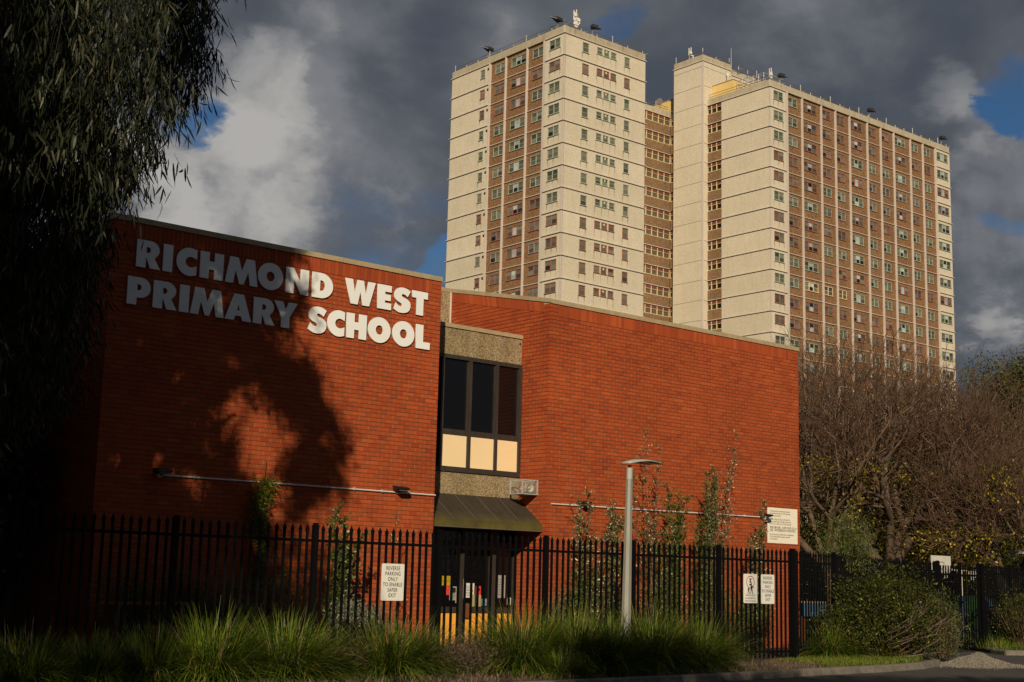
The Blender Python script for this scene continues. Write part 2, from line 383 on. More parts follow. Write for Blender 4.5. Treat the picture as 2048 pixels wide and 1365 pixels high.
class MB:
    def __init__(s): s.v = []; s.f = []; s.m = []
    def box(s, x0, x1, y0, y1, z0, z1, m=0):
        n = len(s.v)
        s.v += [(x0, y0, z0), (x1, y0, z0), (x1, y1, z0), (x0, y1, z0), (x0, y0, z1), (x1, y0, z1), (x1, y1, z1), (x0, y1, z1)]
        for q in ((0, 3, 2, 1), (4, 5, 6, 7), (0, 1, 5, 4), (1, 2, 6, 5), (2, 3, 7, 6), (3, 0, 4, 7)):
            s.f.append(tuple(n + i for i in q)); s.m.append(m)
        return s
    def poly(s, pts, m=0):
        n = len(s.v); s.v += [tuple(p) for p in pts]; s.f.append(tuple(range(n, n + len(pts)))); s.m.append(m); return s
    def prism(s, pts, vec, m=0):
        n = len(s.v); k = len(pts); v = np.array(vec)
        s.v += [tuple(p) for p in pts] + [tuple(np.array(p) + v) for p in pts]
        s.f.append(tuple(range(n, n + k))); s.m.append(m); s.f.append(tuple(range(n + 2 * k - 1, n + k - 1, -1))); s.m.append(m)
        for i in range(k):
            j = (i + 1) % k; s.f.append((n + i, n + k + i, n + k + j, n + j)); s.m.append(m)
        return s
    def tube(s, pts, r, k=6, m=0, cap=True):
        pts = [np.array(p, float) for p in pts]
        if not hasattr(r, '__len__'): r = [r] * len(pts)
        n = len(s.v)
        for i, p in enumerate(pts):
            d = pts[min(i + 1, len(pts) - 1)] - pts[max(i - 1, 0)]; d = d / (np.linalg.norm(d) + 1e-9)
            a = np.cross(d, [0, 0, 1] if abs(d[2]) < 0.9 else [1, 0, 0]); a /= np.linalg.norm(a); b = np.cross(d, a)
            for j in range(k):
                t = 2 * math.pi * (j + .5) / k; s.v.append(tuple(p + (a * math.cos(t) + b * math.sin(t)) * r[i]))
        for i in range(len(pts) - 1):
            for j in range(k):
                j2 = (j + 1) % k
                s.f.append((n + i * k + j, n + i * k + j2, n + (i + 1) * k + j2, n + (i + 1) * k + j)); s.m.append(m)
        if cap:
            s.f.append(tuple(n + j for j in range(k))[::-1]); s.m.append(m)
            e = n + (len(pts) - 1) * k; s.f.append(tuple(e + j for j in range(k))); s.m.append(m)
        return s
    def disc(s, c, nrm, r, k=16, m=0, depth=0.05):
        c = np.array(c, float); d = np.array(nrm, float); d /= np.linalg.norm(d)
        return s.tube([c, c + d * depth], r, k, m)
    def mesh(s, name, mats):
        me = bpy.data.meshes.new(name); me.from_pydata(s.v, [], s.f)
        for m in mats: me.materials.append(M[m])
        me.polygons.foreach_set('material_index', np.array(s.m, dtype=np.int32)); me.update(); return me
    def build(s, name, mats, parent=None, loc=None, smooth=False):
        if isinstance(mats, str): mats = [mats]
        me = s.mesh(name, mats)
        if smooth: me.polygons.foreach_set('use_smooth', np.ones(len(me.polygons), dtype=bool))
        return link(name, me, parent, loc)
def box(name, x0, x1, y0, y1, z0, z1, mat, parent=None):
    return MB().box(x0, x1, y0, y1, z0, z1).build(name, mat, parent)
def tag(o, label=None, cat=None, group=None, kind=None):
    if label: o['label'] = label
    if cat: o['category'] = cat
    if group: o['group'] = group
    if kind: o['kind'] = kind
    return o
def thing(name, label, cat, loc=(0, 0, 0), group=None):
    o = bpy.data.objects.new(name, None); COL.objects.link(o); o.empty_display_size = 0.2
    o.location = loc
    return tag(o, label, cat, group)
def T(s, x, z, size, bold=0.0, sx=1.0, spacing=1.0, align='CENTER', line=1.0):
    """flat lettering in the local xz plane, returned as verts and faces"""
    c = bpy.data.curves.new('t', 'FONT'); c.body = s; c.size = size; c.offset = bold; c.align_x = align; c.resolution_u = 3
    c.space_character = spacing; c.space_line = line
    o = bpy.data.objects.new('t', c); COL.objects.link(o)
    dg = bpy.context.evaluated_depsgraph_get(); me = bpy.data.meshes.new_from_object(o.evaluated_get(dg))
    v = [(x + p.co.x * sx, 0, z + p.co.y) for p in me.vertices]; f = [tuple(p.vertices) for p in me.polygons]
    bpy.data.objects.remove(o); bpy.data.curves.remove(c); bpy.data.meshes.remove(me)
    return v, f
def join(parts):
    v = []; f = []
    for a, b in parts:
        n = len(v); v += list(a); f += [tuple(i + n for i in q) for q in b]
    return v, f

# ------------------------------------------------------------------ ground
KX = [(-60, 15.6), (0, 15.7), (12, 15.9), (18.5, 16.35), (21.5, 16.75), (23.9, 16.95), (26.0, 17.35), (27.6, 18.0), (28.5, 19.0), (29.0, 20.4), (29.2, 21.2)]
RX = [(36.4, 23.0), (35.6, 21.9), (34.6, 21.0), (34.2, 20.35), (34.9, 19.95), (37, 19.95), (60, 21.0), (120, 24)]
g = MB(); g.box(-400, 700, -300, 800, -0.6, -0.02); tag(g.build('ground', 'turf'), 'grassy open ground round the school and tower', kind='structure')
r = MB(); r.box(-60, 120, -40, 27, -0.5, 0.0); tag(r.build('road', 'asphalt'), 'dark asphalt car park and driveway', kind='structure')
def sheet(name, line, back, z, mat, label):
    b = MB()
    pts = [(x, y, z) for x, y in line] + [(x, y, z) for x, y in back]
    b.prism(pts, (0, 0, -0.3)); return tag(b.build(name, mat), label, kind='structure')
sheet('verge', [(x, y + 0.12) for x, y in KX], [(29.2, 60), (-60, 60)], 0.10, 'soil', 'mulched planting strip behind the kerb')
sheet('verge', [(x, y + 0.05) for x, y in RX], [(120, 60), (36.4, 60)], 0.09, 'turf', 'grassed verge right of the driveway')
def kerb(line, label):
    root = thing('kerb', label, 'kerb'); root['kind'] = 'structure'; del root['category']
    P = [np.array(p, float) for p in line]
    segs = []
    for a, b in zip(P, P[1:]):
        L = np.linalg.norm(b - a); n = max(1, int(round(L / 1.1)))
        for i in range(n): segs.append((a + (b - a) * i / n, a + (b - a) * (i + 1) / n))
    for a, b in segs:
        if not (10 < a[0] < 60): continue
        d = (b - a) / np.linalg.norm(b - a); nn = np.array([-d[1], d[0]]); a2 = a + d * 0.006; b2 = b - d * 0.006
        z = 0.13
        q = [(*(a2), 0), (*(a2 + nn * .03), z - .02), (*(a2 + nn * .06), z), (*(a2 + nn * .17), z), (*(a2 + nn * .17), 0)]
        MB().prism(q, (b2[0] - a2[0], b2[1] - a2[1], 0)).build('kerb_stone', 'kerb', root)
    return root
kerb(KX, 'concrete kerb along the planting strip')
kerb(RX, 'short concrete kerb right of the driveway')

# ------------------------------------------------------------------ school building
D = 23.3
CH = 0.0876; BL = 0.236
XL, XA, XB, XR = 10.03, 17.41, 20.53, 29.38
ZT = 7.96; ZC = 7.86; ZS = 7.58
school = thing('school_building', 'two storey red brick school with flat coping and a recessed glazed entrance bay', 'building', (XL, D, 0))
def P(o):
    o.location = Vector(o.location) - school.location if o.location.length > 0 else -school.location
    return o
def sbuild(mb, name, mats, smooth=False): return mb.build(name, mats, school, loc=-school.location, smooth=smooth)
MO = 0.011
core = MB()
core.box(XL + MO, XA - MO, D + MO, 40, 0, ZC)
core.box(XB + MO, XR - MO, D + MO, 40, 0, ZC)
core.box(XA - 0.02, XB + 0.02, 27.10, 40, 0, 8.64)
sbuild(core, 'mortar_core', 'mortar')
perp = MB()
bricks = []   # (x0,x1,y0,y1,z0,z1)
def course_wall(u0, u1, z0, z1, face, pos, inward=0.05):
    """stretcher bond; face 'F' is the wall towards -Y, 'L' a wall towards -X"""
    n = int(round((z1 - z0) / CH)); ch = (z1 - z0) / n
    for k in range(n):
        za = z0 + k * ch + 0.0062; zb = z0 + (k + 1) * ch - 0.0062
        off = 0 if k % 2 == 0 else -BL / 2
        u = u0 + off
        while u < u1 - 0.001:
            a = max(u, u0); b = min(u + BL, u1)
            if b - a > 0.03:
                a2 = a + (0.006 if a > u0 else 0); b2 = b - (0.006 if b < u1 else 0)
                pr = random.uniform(-0.0015, 0.0015)
                jz = random.uniform(-0.0012, 0.0012)
                if face == 'F': bricks.append((a2, b2, pos + pr, pos + inward, za + jz, zb + jz, 'F'))
                else: bricks.append((pos + pr, pos + inward, a2, b2, za + jz, zb + jz, 'L'))
                if u > u0 + .01:
                    if face == 'F': perp.poly([(u - .0062, pos + .004, za), (u + .0062, pos + .004, za), (u + .0062, pos + .004, zb), (u - .0062, pos + .004, zb)])
                    else: perp.poly([(pos + .004, u + .0062, za), (pos + .004, u - .0062, za), (pos + .004, u - .0062, zb), (pos + .004, u + .0062, zb)])
            u += BL
def soldier(u0, u1, z0, z1, face, pos):
    n = int(round((u1 - u0) / CH)); w = (u1 - u0) / n
    for i in range(n):
        a = u0 + i * w + 0.004; b = u0 + (i + 1) * w - 0.004; pr = random.uniform(-0.002, 0.002)
        bricks.append((a, b, pos + pr, pos + 0.05, z0 + .005, z1 - .004, 'F'))
course_wall(XL, XA, 0, ZS, 'F', D)
course_wall(XB, XR, 0, ZS, 'F', D)
soldier(XL + .24, XA - .24, ZS, ZC, 'F', D)
soldier(XB + .24, XR - .24, ZS, ZC, 'F', D)
for a in (XL, XA - .236, XB, XR - .236):
    for k in range(3): bricks.append((a + .003, a + .233, D, D + .05, ZS + .005 + k * .0935, ZS + .09 + k * .0935, 'F'))
# return wall of the bay (faces -X), raked up towards the back
course_wall(D + 0.052, 27.06, 0, ZS, 'L', XB)
n_r = 13
for k in range(n_r):
    z0 = ZS + k * CH; ystart = max(D + .26, D + (z0 + CH - 7.85) / 0.2075)
    if ystart > 27: break
    off = 0 if k % 2 == 0 else BL / 2
    u = 27.06
    while u > ystart:
        a = max(u - BL + (off if u == 27.06 else 0), ystart)
        if u - a > 0.05: bricks.append((XB, XB + .05, a + .005, u - .005, z0 + .005, z0 + CH - .005, 'L'))
        u = a if a > ystart else ystart - 1
# left end wall
course_wall(D + 0.052, 34, 0, ZS, 'L', XL)
n = int(10.5 / CH)
for i in range(n):
    bricks.append((XL, XL + .05, D + .06 + i * CH, D + .052 + (i + 1) * CH - .006, ZS + .005, ZC - .004, 'L'))
for k in range(3): bricks.append((XB, XB + .05, D + .053, D + .256, ZS + .005 + k * .0935, ZS + .09 + k * .0935, 'L'))
# rake wall body and its leaning soldier course
rk = MB()
rk.prism([(XB + MO, D + .02, ZS - .1), (XB + MO, 27.06, ZS - .1), (XB + MO, 27.06, 8.62), (XB + MO, D + .02, 7.85)], (0.3, 0, 0))
sbuild(rk, 'rake_wall_core', 'mortar')
nl = int((27.06 - D - .25) / 0.0876)
slope = (8.64 - 7.86) / (27.06 - D)
ls = MB()
for i in range(nl):
    y0 = D + .25 + i * 0.0876; y1 = y0 + 0.079; zt = 7.855 + (y0 - D) * slope; lean = -0.05
    ls.prism([(XB - .007, y0 + lean, zt - .235), (XB - .007, y1 + lean, zt - .235 + .018), (XB - .007, y1, zt + .018), (XB - .007, y0, zt)], (.05, 0, 0))
sbuild(ls, 'soldier_course', 'brick')['kind'] = 'stuff'
# split: the 300 bricks that show largest become parts, the rest one joined part
cen = np.array([[(b[0] + b[1]) / 2, (b[2] + b[3]) / 2, (b[4] + b[5]) / 2] for b in bricks])
front = [i for i, b in enumerate(bricks) if b[6] == 'F' and b[1] - b[0] > .2 and b[4] > 2.6]
px, py, dep = proj(cen)
front = [i for i in front if 250 < px[i] < 2040]
front.sort(key=lambda i: dep[i])
single = set(front[:300])
cache = {}
def brick_mesh(dx, dy, dz):
    key = (round(dx, 3), round(dy, 2), round(dz, 3))
    if key not in cache:
        cache[key] = MB().box(0, key[0], 0, dy, 0, key[2]).mesh('brick', ['brick'])
    return cache[key]
for i in single:
    b = bricks[i]
    link('brick', brick_mesh(b[1] - b[0], .05, b[5] - b[4]), school, (b[0] - XL, b[2] - D, b[4]))
bw = MB()
for i, b in enumerate(bricks):
    if i in single: continue
    n = len(bw.v); x0, x1, y0, y1, z0, z1 = b[:6]
    bw.v += [(x0, y0, z0), (x1, y0, z0), (x1, y1, z0), (x0, y1, z0), (x0, y0, z1), (x1, y0, z1), (x1, y1, z1), (x0, y1, z1)]
    for q in ((0, 3, 2, 1), (4, 5, 6, 7), (0, 1, 5, 4), (1, 2, 6, 5), (3, 0, 4, 7)):
        bw.f.append(tuple(n + j for j in q)); bw.m.append(0)
o = sbuild(bw, 'brickwork', 'brick'); o['kind'] = 'stuff'; o['label'] = 'red stretcher bond brickwork with soldier course on top'
sbuild(perp, 'mortar_perpends', 'perpend')['kind'] = 'stuff'
# coping segments
x = XL - .03
while x < XA:
    x2 = min(x + 2.45, XA + .012); sbuild(MB().box(x + .004, x2 - .004, D - .025, D + .30, ZC, ZT), 'coping', 'coping'); x = x2
x = XB
while x < XR:
    x2 = min(x + 2.6, XR + .03); sbuild(MB().box(x + .004, x2 - .004, D - .025, D + .30, ZC, ZT), 'coping', 'coping'); x = x2
y = D + .31
while y < 34:
    y2 = min(y + 2.4, 34); sbuild(MB().box(XL - .03, XL + .25, y, y2 - .008, ZC, ZT), 'coping', 'coping'); y = y2
sbuild(MB().prism([(XB - .02, D - .025, 7.87), (XB - .02, 27.06, 8.65), (XB - .02, 27.06, 8.745), (XB - .02, D - .025, 7.965)], (.02, 0, 0)), 'rake_coping', 'coping')
sbuild(MB().prism([(XB, D + .302, 7.935), (XB, 27.06, 8.65), (XB, 27.06, 8.745), (XB, D + .302, 8.03)], (.30, 0, 0)), 'rake_coping', 'coping')
sbuild(MB().box(XA - .1, XB + .3, 27.062, 27.40, 8.65, 8.745), 'coping', 'coping')
sbuild(MB().box(XA, XB - .035, 27.07, 27.099, 5.0, 8.648), 'concrete_panel', 'pebbledash')
sbuild(MB().box(XB - .032, XB - .004, 27.03, 27.068, 7.4, 8.648), 'corner_trim', 'conduit')
bs = MB(); xs_ = XB + 4.2
while xs_ < XR - .05:
    for dx_ in (-.03, .03): bs.tube([(xs_, D + .10, ZT), (xs_ + dx_, D + .10 + dx_, ZT + .11)], .0022, 3)
    xs_ += .075
o = sbuild(bs, 'bird_spikes', 'galv'); o['kind'] = 'stuff'
# roof
sbuild(MB().box(XL + .25, XA, D + .3, 39.9, 7.70, 7.80), 'roof', 'darkmetal')
# entrance bay box
YB = 24.28
sbuild(MB().box(XA + MO, XB, YB + .03, 27.09, 7.05, 7.12), 'bay_roof', 'darkmetal')
sbuild(MB().box(XA + MO, XB - .003, YB - .03, YB + .22, 7.135, 7.225), 'bay_coping', 'coping')
sbuild(MB().box(XA + MO, XB - .003, YB, YB + .2, 6.53, 7.132), 'concrete_panel', 'pebbledash')
sbuild(MB().box(XA + MO, XB - .003, YB, YB + .2, 3.44, 3.93), 'concrete_panel', 'pebbledash')
bayx = [(18.28 - .79, 18.977 - .78), (18.28, 18.977), (19.06, 19.755), (19.83, 20.45)]

win = bpy.data.objects.new('bay_window', None); COL.objects.link(win); win.parent = school; win.location = -school.location
fr = MB()
fr.box(XA + .01, XB - .004, YB - .03, YB + .08, 6.44, 6.528)
fr.box(XA + .01, XB - .004, YB - .035, YB + .08, 3.935, 4.045)
for a, b in ((18.2, 18.28), (18.977, 19.06), (19.755, 19.83), (20.45, 20.525)): fr.box(a, b, YB - .045, YB + .085, 4.047, 6.438)
for a, b in bayx: fr.box(a + .002, b - .002, YB - .012, YB + .06, 4.745, 4.87)
for a, b in bayx:
    for z0, z1 in ((4.875, 6.435),):
        fr.box(a + .002, a + .02, YB + .0, YB + .05, z0, z1); fr.box(b - .02, b - .002, YB + .0, YB + .05, z0, z1)
fr.build('window_frame', ['winframe'], win)
for a, b in bayx[1:]:
    MB().box(a + .02, b - .02, YB + .03, YB + .04, 4.872, 6.438).build('window_pane', ['glass'], win)
    MB().box(a + .004, b - .004, YB - .004, YB + .03, 4.05, 4.742).build('infill_panel', ['creampanel'], win)
MB().box(XA + .02, 18.19, YB + .02, YB + .06, 3.95, 6.43).build('window_pane', ['glass'], win)
sbuild(MB().tube([(20.46, YB - .02, 7.02), (20.46, YB + .03, 7.02)], .022, 8), 'overflow_pipe', 'flood')
# entrance doors under the awning
YD = 24.35
ent = bpy.data.objects.new('entrance', None); COL.objects.link(ent); ent.parent = school; ent.location = -school.location
ef = MB()
for a, b in ((XA + .02, 18.40), (18.955, 19.045), (19.785, 19.965), (20.47, 20.525)): ef.box(a, b, YD - .05, YD + .05, 0.1, 3.42)
for a, b in ((18.402, 18.953), (19.047, 19.783), (19.967, 20.468)):
    ef.box(a, b, YD - .03, YD + .04, 0.895, 1.02); ef.box(a, b, YD - .035, YD + .04, 2.35, 2.45); ef.box(a, b, YD - .03, YD + .04, 0.1, .16); ef.box(a, b, YD - .03, YD + .04, 3.3, 3.42)
ef.build('door_frame', ['winframe'], ent)
for a, b in ((18.402, 18.953), (19.047, 19.783), (19.967, 20.468)):
    MB().box(a + .01, b - .01, YD - .004, YD + .02, .162, .893).build('kick_panel', ['yellowpanel'], ent)
    MB().box(a + .01, b - .01, YD + .02, YD + .03, 1.022, 2.348).build('door_glass', ['glass'], ent)
    MB().box(a + .01, b - .01, YD + .02, YD + .03, 2.452, 3.298).build('door_glass', ['glass'], ent)
MB().box(19.10, 19.19, YD - .075, YD - .052, .79, 1.10).build('door_plate', ['timber'], ent)
MB().tube([(19.02, YD - .075, 1.2), (19.02, YD - .075, 1.62)], .012, 6).build('door_handle', ['galv'], ent)
MB().box(19.34, 19.40, YD + .002, YD + .015, 1.03, 1.28).box(19.44, 19.58, YD + .002, YD + .015, 1.03, 1.28).box(18.87, 18.93, YD + .002, YD + .015, 1.1, 1.4).build('pinboard', ['beige'], ent)
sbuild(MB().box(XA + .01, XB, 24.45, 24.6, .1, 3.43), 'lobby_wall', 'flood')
sbuild(MB().box(XA, XB, D + .1, 24.5, .1, .14), 'doorstep', 'kerb')
PAPERS = [('poster', 18.474, 18.762, 1.472, 1.678, 'paperyellow', 'yellow poster on the left door glass of the entrance'),
          ('poster', 18.56, 18.69, 1.27, 1.468, 'paperred', 'dark red poster just under the yellow one on the left door'),
          ('notice', 18.703, 18.936, 1.16, 1.455, 'papergrey', 'grey notice with dark picture on the left door glass'),
          ('notice', 19.141, 19.387, 1.22, 1.534, 'paper', 'white printed notice at the middle of the entrance doors'),
          ('poster', 19.430, 19.573, 1.275, 1.475, 'paperred', 'small bright red poster right of the white door notice'),
          ('sticker', 19.605, 19.752, 1.048, 1.202, 'paperblue', 'blue and yellow sticker low on the right door'),
          ('notice', 19.985, 20.274, 1.223, 1.726, 'papergrey', 'tall grey notice on the sidelight right of the doors'),
          ('notice', 20.338, 20.45, 1.076, 1.232, 'paper', 'small white notice low at the right edge of the sidelight')]
for nm, a, b, z0, z1, m, lab in PAPERS:
    q = MB().box(a, b, YD + .0115, YD + .016, z0, z1)
    if nm == 'notice':
        for k in range(7):
            zz = z1 - (z1 - z0) * (0.18 + 0.11 * k); wd = (b - a) * (0.5 + 0.3 * ((k * 37) % 10) / 10); q.box(a + .02, a + .02 + wd, YD + .0085, YD + .0112, zz - .007, zz, 1)
        if 'middle' in lab:
            q.box(b - .07, b - .03, YD + .0085, YD + .0112, z0 + .04, z0 + .08, 2); q.box(b - .07, b - .03, YD + .0085, YD + .0112, z0 + .13, z0 + .17, 2)
        if 'picture' in lab: q.disc(((a + b) / 2, YD + .0112, z1 - .08), (0, -1, 0), .06, 12, 1, .0025)
    if nm == 'sticker': q.box(a, b, YD + .0085, YD + .0112, z0 + .085, z1 - .03, 2)
    if 'bright red' in lab: q.disc((19.52, YD + .0112, 1.40), (0, -1, 0), .03, 8, 1, .0025)
    if nm == 'poster' and m == 'paperyellow': q.box(a, b, YD + .0085, YD + .0112, 1.565, 1.572, 1)
    tag(q.build(nm, [m, 'ink', 'paperyellow']), lab, nm, 'papers on the entrance doors')
# awning
aw = MB(); AY = 23.43; ax0, ax1 = XA + .03, XB - .01
aw.poly([(ax0, YB - .002, 3.45), (ax1, YB - .002, 3.45), (ax1, AY, 2.86), (ax0, AY, 2.86)][::-1])
aw.poly([(ax0, AY, 2.86), (ax1, AY, 2.86), (ax1, AY, 2.70), (ax0, AY, 2.70)][::-1])
aw.poly([(ax1, YB, 3.45), (ax1, YB, 2.70), (ax1, AY, 2.70), (ax1, AY, 2.86)])
aw.poly([(ax0, YB, 3.45), (ax0, AY, 2.86), (ax0, AY, 2.70), (ax0, YB, 2.70)])
aw.poly([(ax0, YB, 2.705), (ax1, YB, 2.705), (ax1, AY + .002, 2.705), (ax0, AY + .002, 2.705)])
a_o = bpy.data.objects.new('awning', None); COL.objects.link(a_o); a_o.parent = school; a_o.location = -school.location
aw.build('canvas', ['awning'], a_o)
seam = MB()
for i in range(1, 5):
    sx_ = ax0 + (ax1 - ax0) * i / 5; seam.tube([(sx_, YB - .01, 3.449), (sx_, AY - .002, 2.866)], .004, 4)
seam.tube([(ax0, AY - .003, 2.70), (ax1, AY - .003, 2.70)], .008, 5)
seam.build('seam', ['lampunder'], a_o)

# ------------------------------------------------------------------ school name
def arc(cx, cy, rx, ry, a0, a1, n=20):
    return [(cx + rx * math.cos(R_(a0 + (a1 - a0) * i / n)), cy + ry * math.sin(R_(a0 + (a1 - a0) * i / n))) for i in range(n + 1)]
def bez(p0, p1, p2, p3, n=10):
    out = []
    for i in range(n + 1):
        t = i / n; u = 1 - t
        out.append((u**3 * p0[0] + 3 * u * u * t * p1[0] + 3 * u * t * t * p2[0] + t**3 * p3[0], u**3 * p0[1] + 3 * u * u * t * p1[1] + 3 * u * t * t * p2[1] + t**3 * p3[1]))
    return out
SW = 0.37   # stem width relative to letter height
def G(ch, w):
    """outlines (list of contours) in a box w wide and 1 high"""
    if ch == 'I': return [[(0, 0), (w, 0), (w, 1), (0, 1)]]
    if ch == 'L': return [[(0, 0), (w, 0), (w, .29), (SW, .29), (SW, 1), (0, 1)]]
    if ch == 'T': return [[(w / 2 - SW / 2, 0), (w / 2 + SW / 2, 0), (w / 2 + SW / 2, .71), (w, .71), (w, 1), (0, 1), (0, .71), (w / 2 - SW / 2, .71)]]
    if ch == 'E': return [[(0, 0), (w, 0), (w, .27), (SW, .27), (SW, .37), (w - .03, .37), (w - .03, .62), (SW, .62), (SW, .73), (w, .73), (w, 1), (0, 1)]]
    if ch == 'H': return [[(0, 0), (SW, 0), (SW, .35), (w - SW, .35), (w - SW, 0), (w, 0), (w, 1), (w - SW, 1), (w - SW, .66), (SW, .66), (SW, 1), (0, 1)]]
    if ch == 'N': return [[(0, 0), (SW, 0), (SW, .52), (w - .34, 0), (w, 0), (w, 1), (w - SW, 1), (w - SW, .48), (.34, 1), (0, 1)]]
    if ch == 'M': return [[(0, 0), (.33, 0), (.42, .50), (.60, 0), (w - .60, 0), (w - .42, .50), (w - .33, 0), (w, 0), (w - .17, 1), (w - .52, 1), (w / 2, .50), (.52, 1), (.17, 1)]]
    if ch == 'W': return [[(.28, 0), (.62, 0), (w / 2, .52), (w - .62, 0), (w - .28, 0), (w, 1), (w - .35, 1), (w - .46, .48), (w / 2 + .15, 1), (w / 2 - .15, 1), (.46, .48), (.35, 1), (0, 1)]]
    if ch == 'A': return [[(0, 0), (.38, 0), (.44, .17), (w - .44, .17), (w - .38, 0), (w, 0), (w - .36, 1), (.36, 1)], [(.50, .38), (w / 2, .62), (w - .50, .38)]]
    if ch == 'Y': return [[(w / 2 - SW / 2, 0), (w / 2 + SW / 2, 0), (w / 2 + SW / 2, .42), (w, 1), (w - .38, 1), (w / 2, .70), (.38, 1), (0, 1), (w / 2 - SW / 2, .42)]]
    if ch == 'P':
        out = [(0, 0), (SW, 0), (SW, .27), (w - .38, .27)] + arc(w - .38, .635, .38, .365, -90, 90, 16) + [(0, 1)]
        return [out, [(SW, .53)] + arc(SW + .06, .64, .10, .11, -90, 90, 8) + [(SW, .75)]]
    if ch == 'R':
        wb = w * 0.93
        out = [(0, 0), (SW, 0), (SW, .40)] + [(.54, 0), (w, 0), (w * .76, .36)] + arc(wb - .36, .68, .36, .32, -52, 90, 14) + [(0, 1)]
        return [out, [(SW, .55)] + arc(SW + .06, .66, .11, .11, -90, 90, 8) + [(SW, .77)]]
    if ch == 'D':
        out = [(0, 0), (.40, 0)] + arc(.40, .5, w - .40, .5, -90, 90, 20) + [(0, 1)]
        return [out, [(SW, .29)] + arc(SW + .04, .5, .19, .21, -90, 90, 12) + [(SW, .71)]]
    if ch == 'O': return [arc(w / 2, .5, w / 2, .525, 0, 354, 40), arc(w / 2, .5, w / 2 - .37, .19, 0, 350, 24)]
    if ch == 'C':
        out = arc(.53, .5, .53, .525, 66, 294, 28) + [(w, .02), (w, .40)]
        inn = arc(.56, .5, .19, .185, -50, -310, 20)
        out = [p for p in arc(.53, .5, .53, .525, 70, 290, 28)] + [(w, .03), (w, .375)] + arc(.58, .5, .22, .195, -68, -292, 20) + [(w, .625), (w, .97)]
        return [out]
    if ch == 'S':
        k = w
        out = [(0, .14)] + bez((0, .14), (.12, .04), (.26, -.03), (.42, -.03), 8)[1:] + bez((.42, -.03), (.70, -.03), (k, .07), (k, .33), 10)[1:] + \
            bez((k, .33), (k, .50), (k - .12, .57), (.50, .63), 8)[1:] + bez((.50, .63), (.40, .66), (.41, .76), (.49, .76), 6)[1:] + bez((.49, .76), (.58, .76), (.66, .72), (.73, .66), 5)[1:] + \
            [(k - .02, .91)] + bez((k - .02, .91), (k - .15, 1.0), (.60, 1.03), (.48, 1.03), 8)[1:] + bez((.48, 1.03), (.22, 1.03), (.06, .88), (.06, .68), 10)[1:] + \
            bez((.06, .68), (.06, .50), (.20, .44), (.36, .39), 8)[1:] + bez((.36, .39), (.50, .345), (.50, .24), (.38, .24), 6)[1:] + bez((.38, .24), (.29, .24), (.20, .30), (.15, .37), 5)[1:]
        return [out[1:]]
def letter_mesh(ch, w, h, depth):
    cu = bpy.data.curves.new('l', 'CURVE'); cu.dimensions = '2D'; cu.fill_mode = 'BOTH'; cu.extrude = depth / 2
    for con in G(ch, w / h):
        sp = cu.splines.new('POLY'); sp.points.add(len(con) - 1); sp.use_cyclic_u = True
        for i, (x, y) in enumerate(con): sp.points[i].co = (x * h, y * h, 0, 1)
    o = bpy.data.objects.new('l', cu); COL.objects.link(o)
    me = bpy.data.meshes.new_from_object(o.evaluated_get(bpy.context.evaluated_depsgraph_get()))
    bpy.data.objects.remove(o); bpy.data.curves.remove(cu)
    me.materials.clear(); me.materials.append(M['letter'])
    return me
ROW1 = [('R', 10.472, 10.947), ('I', 10.993, 11.183), ('C', 11.259, 11.67), ('H', 11.739, 12.226), ('M', 12.272, 12.972), ('O', 12.969, 13.522), ('N', 13.588, 14.107), ('D', 14.184, 14.675),
        ('W', 14.963, 15.698), ('E', 15.753, 16.101), ('S', 16.14, 16.59), ('T', 16.627, 17.032)]
ROW2 = [('P', 10.345, 10.793), ('R', 10.847, 11.327), ('I', 11.368, 11.564), ('M', 11.593, 12.292), ('A', 12.312, 12.878), ('R', 12.912, 13.391), ('Y', 13.359, 13.882), ('S', 14.115, 14.563),
        ('C', 14.582, 14.987), ('H', 15.034, 15.519), ('O', 15.556, 16.113), ('O', 16.160, 16.718), ('L', 16.758, 17.124)]
nameo = thing('school_name_sign', 'large white capital letters RICHMOND WEST PRIMARY SCHOOL fixed to the brick wall', 'sign', (10.345, D, 6.343))
for row, z in ((ROW1, 7.046), (ROW2, 6.343)):
    for ch, a, b in row:
        me = letter_mesh(ch, b - a, .508, .022)
        o = bpy.data.objects.new('letter', me); COL.objects.link(o); o.parent = nameo
        o.location = (a - 10.345, -0.028, z - 6.343); o.rotation_euler = (R_(90), 0, 0); o['label'] = 'white letter ' + ch

# ------------------------------------------------------------------ wall fittings
def floodlight(X, z, label):
    t = thing('wall_floodlight', label, 'floodlight', (X, D, z), 'floodlights on the school wall')
    MB().tube([(0, 0, -.02), (0, -.12, -.02), (0.0, -.14, .06)], .014, 6).build('bracket', 'flood', t)
    MB().tube([(0, -.045, -.03), (0, 0, -.03)], .045, 10).build('junction_box', 'cageback', t)
    b = MB().prism([(-.14, -.03, .10), (-.14, -.25, .06), (-.14, -.25, .02), (-.14, -.06, .00)], (.28, 0, 0)); b.build('housing', 'flood', t)
    MB().box(-.10, .10, -.24, -.08, -.008, .004).build('lens', 'lampunder', t)
for pxy, lab in (((318, 950), 'black floodlight at the far left end of the conduit, in tree shade'), ((794, 984), 'black floodlight on the conduit left of the entrance'),
                 ((1163, 1012), 'black floodlight behind silvery shoots right of the entrance'), ((1524, 1036), 'black floodlight beside the white police notice')):
    p = on_y(*pxy, D); floodlight(p[0], p[2] + .02, lab)
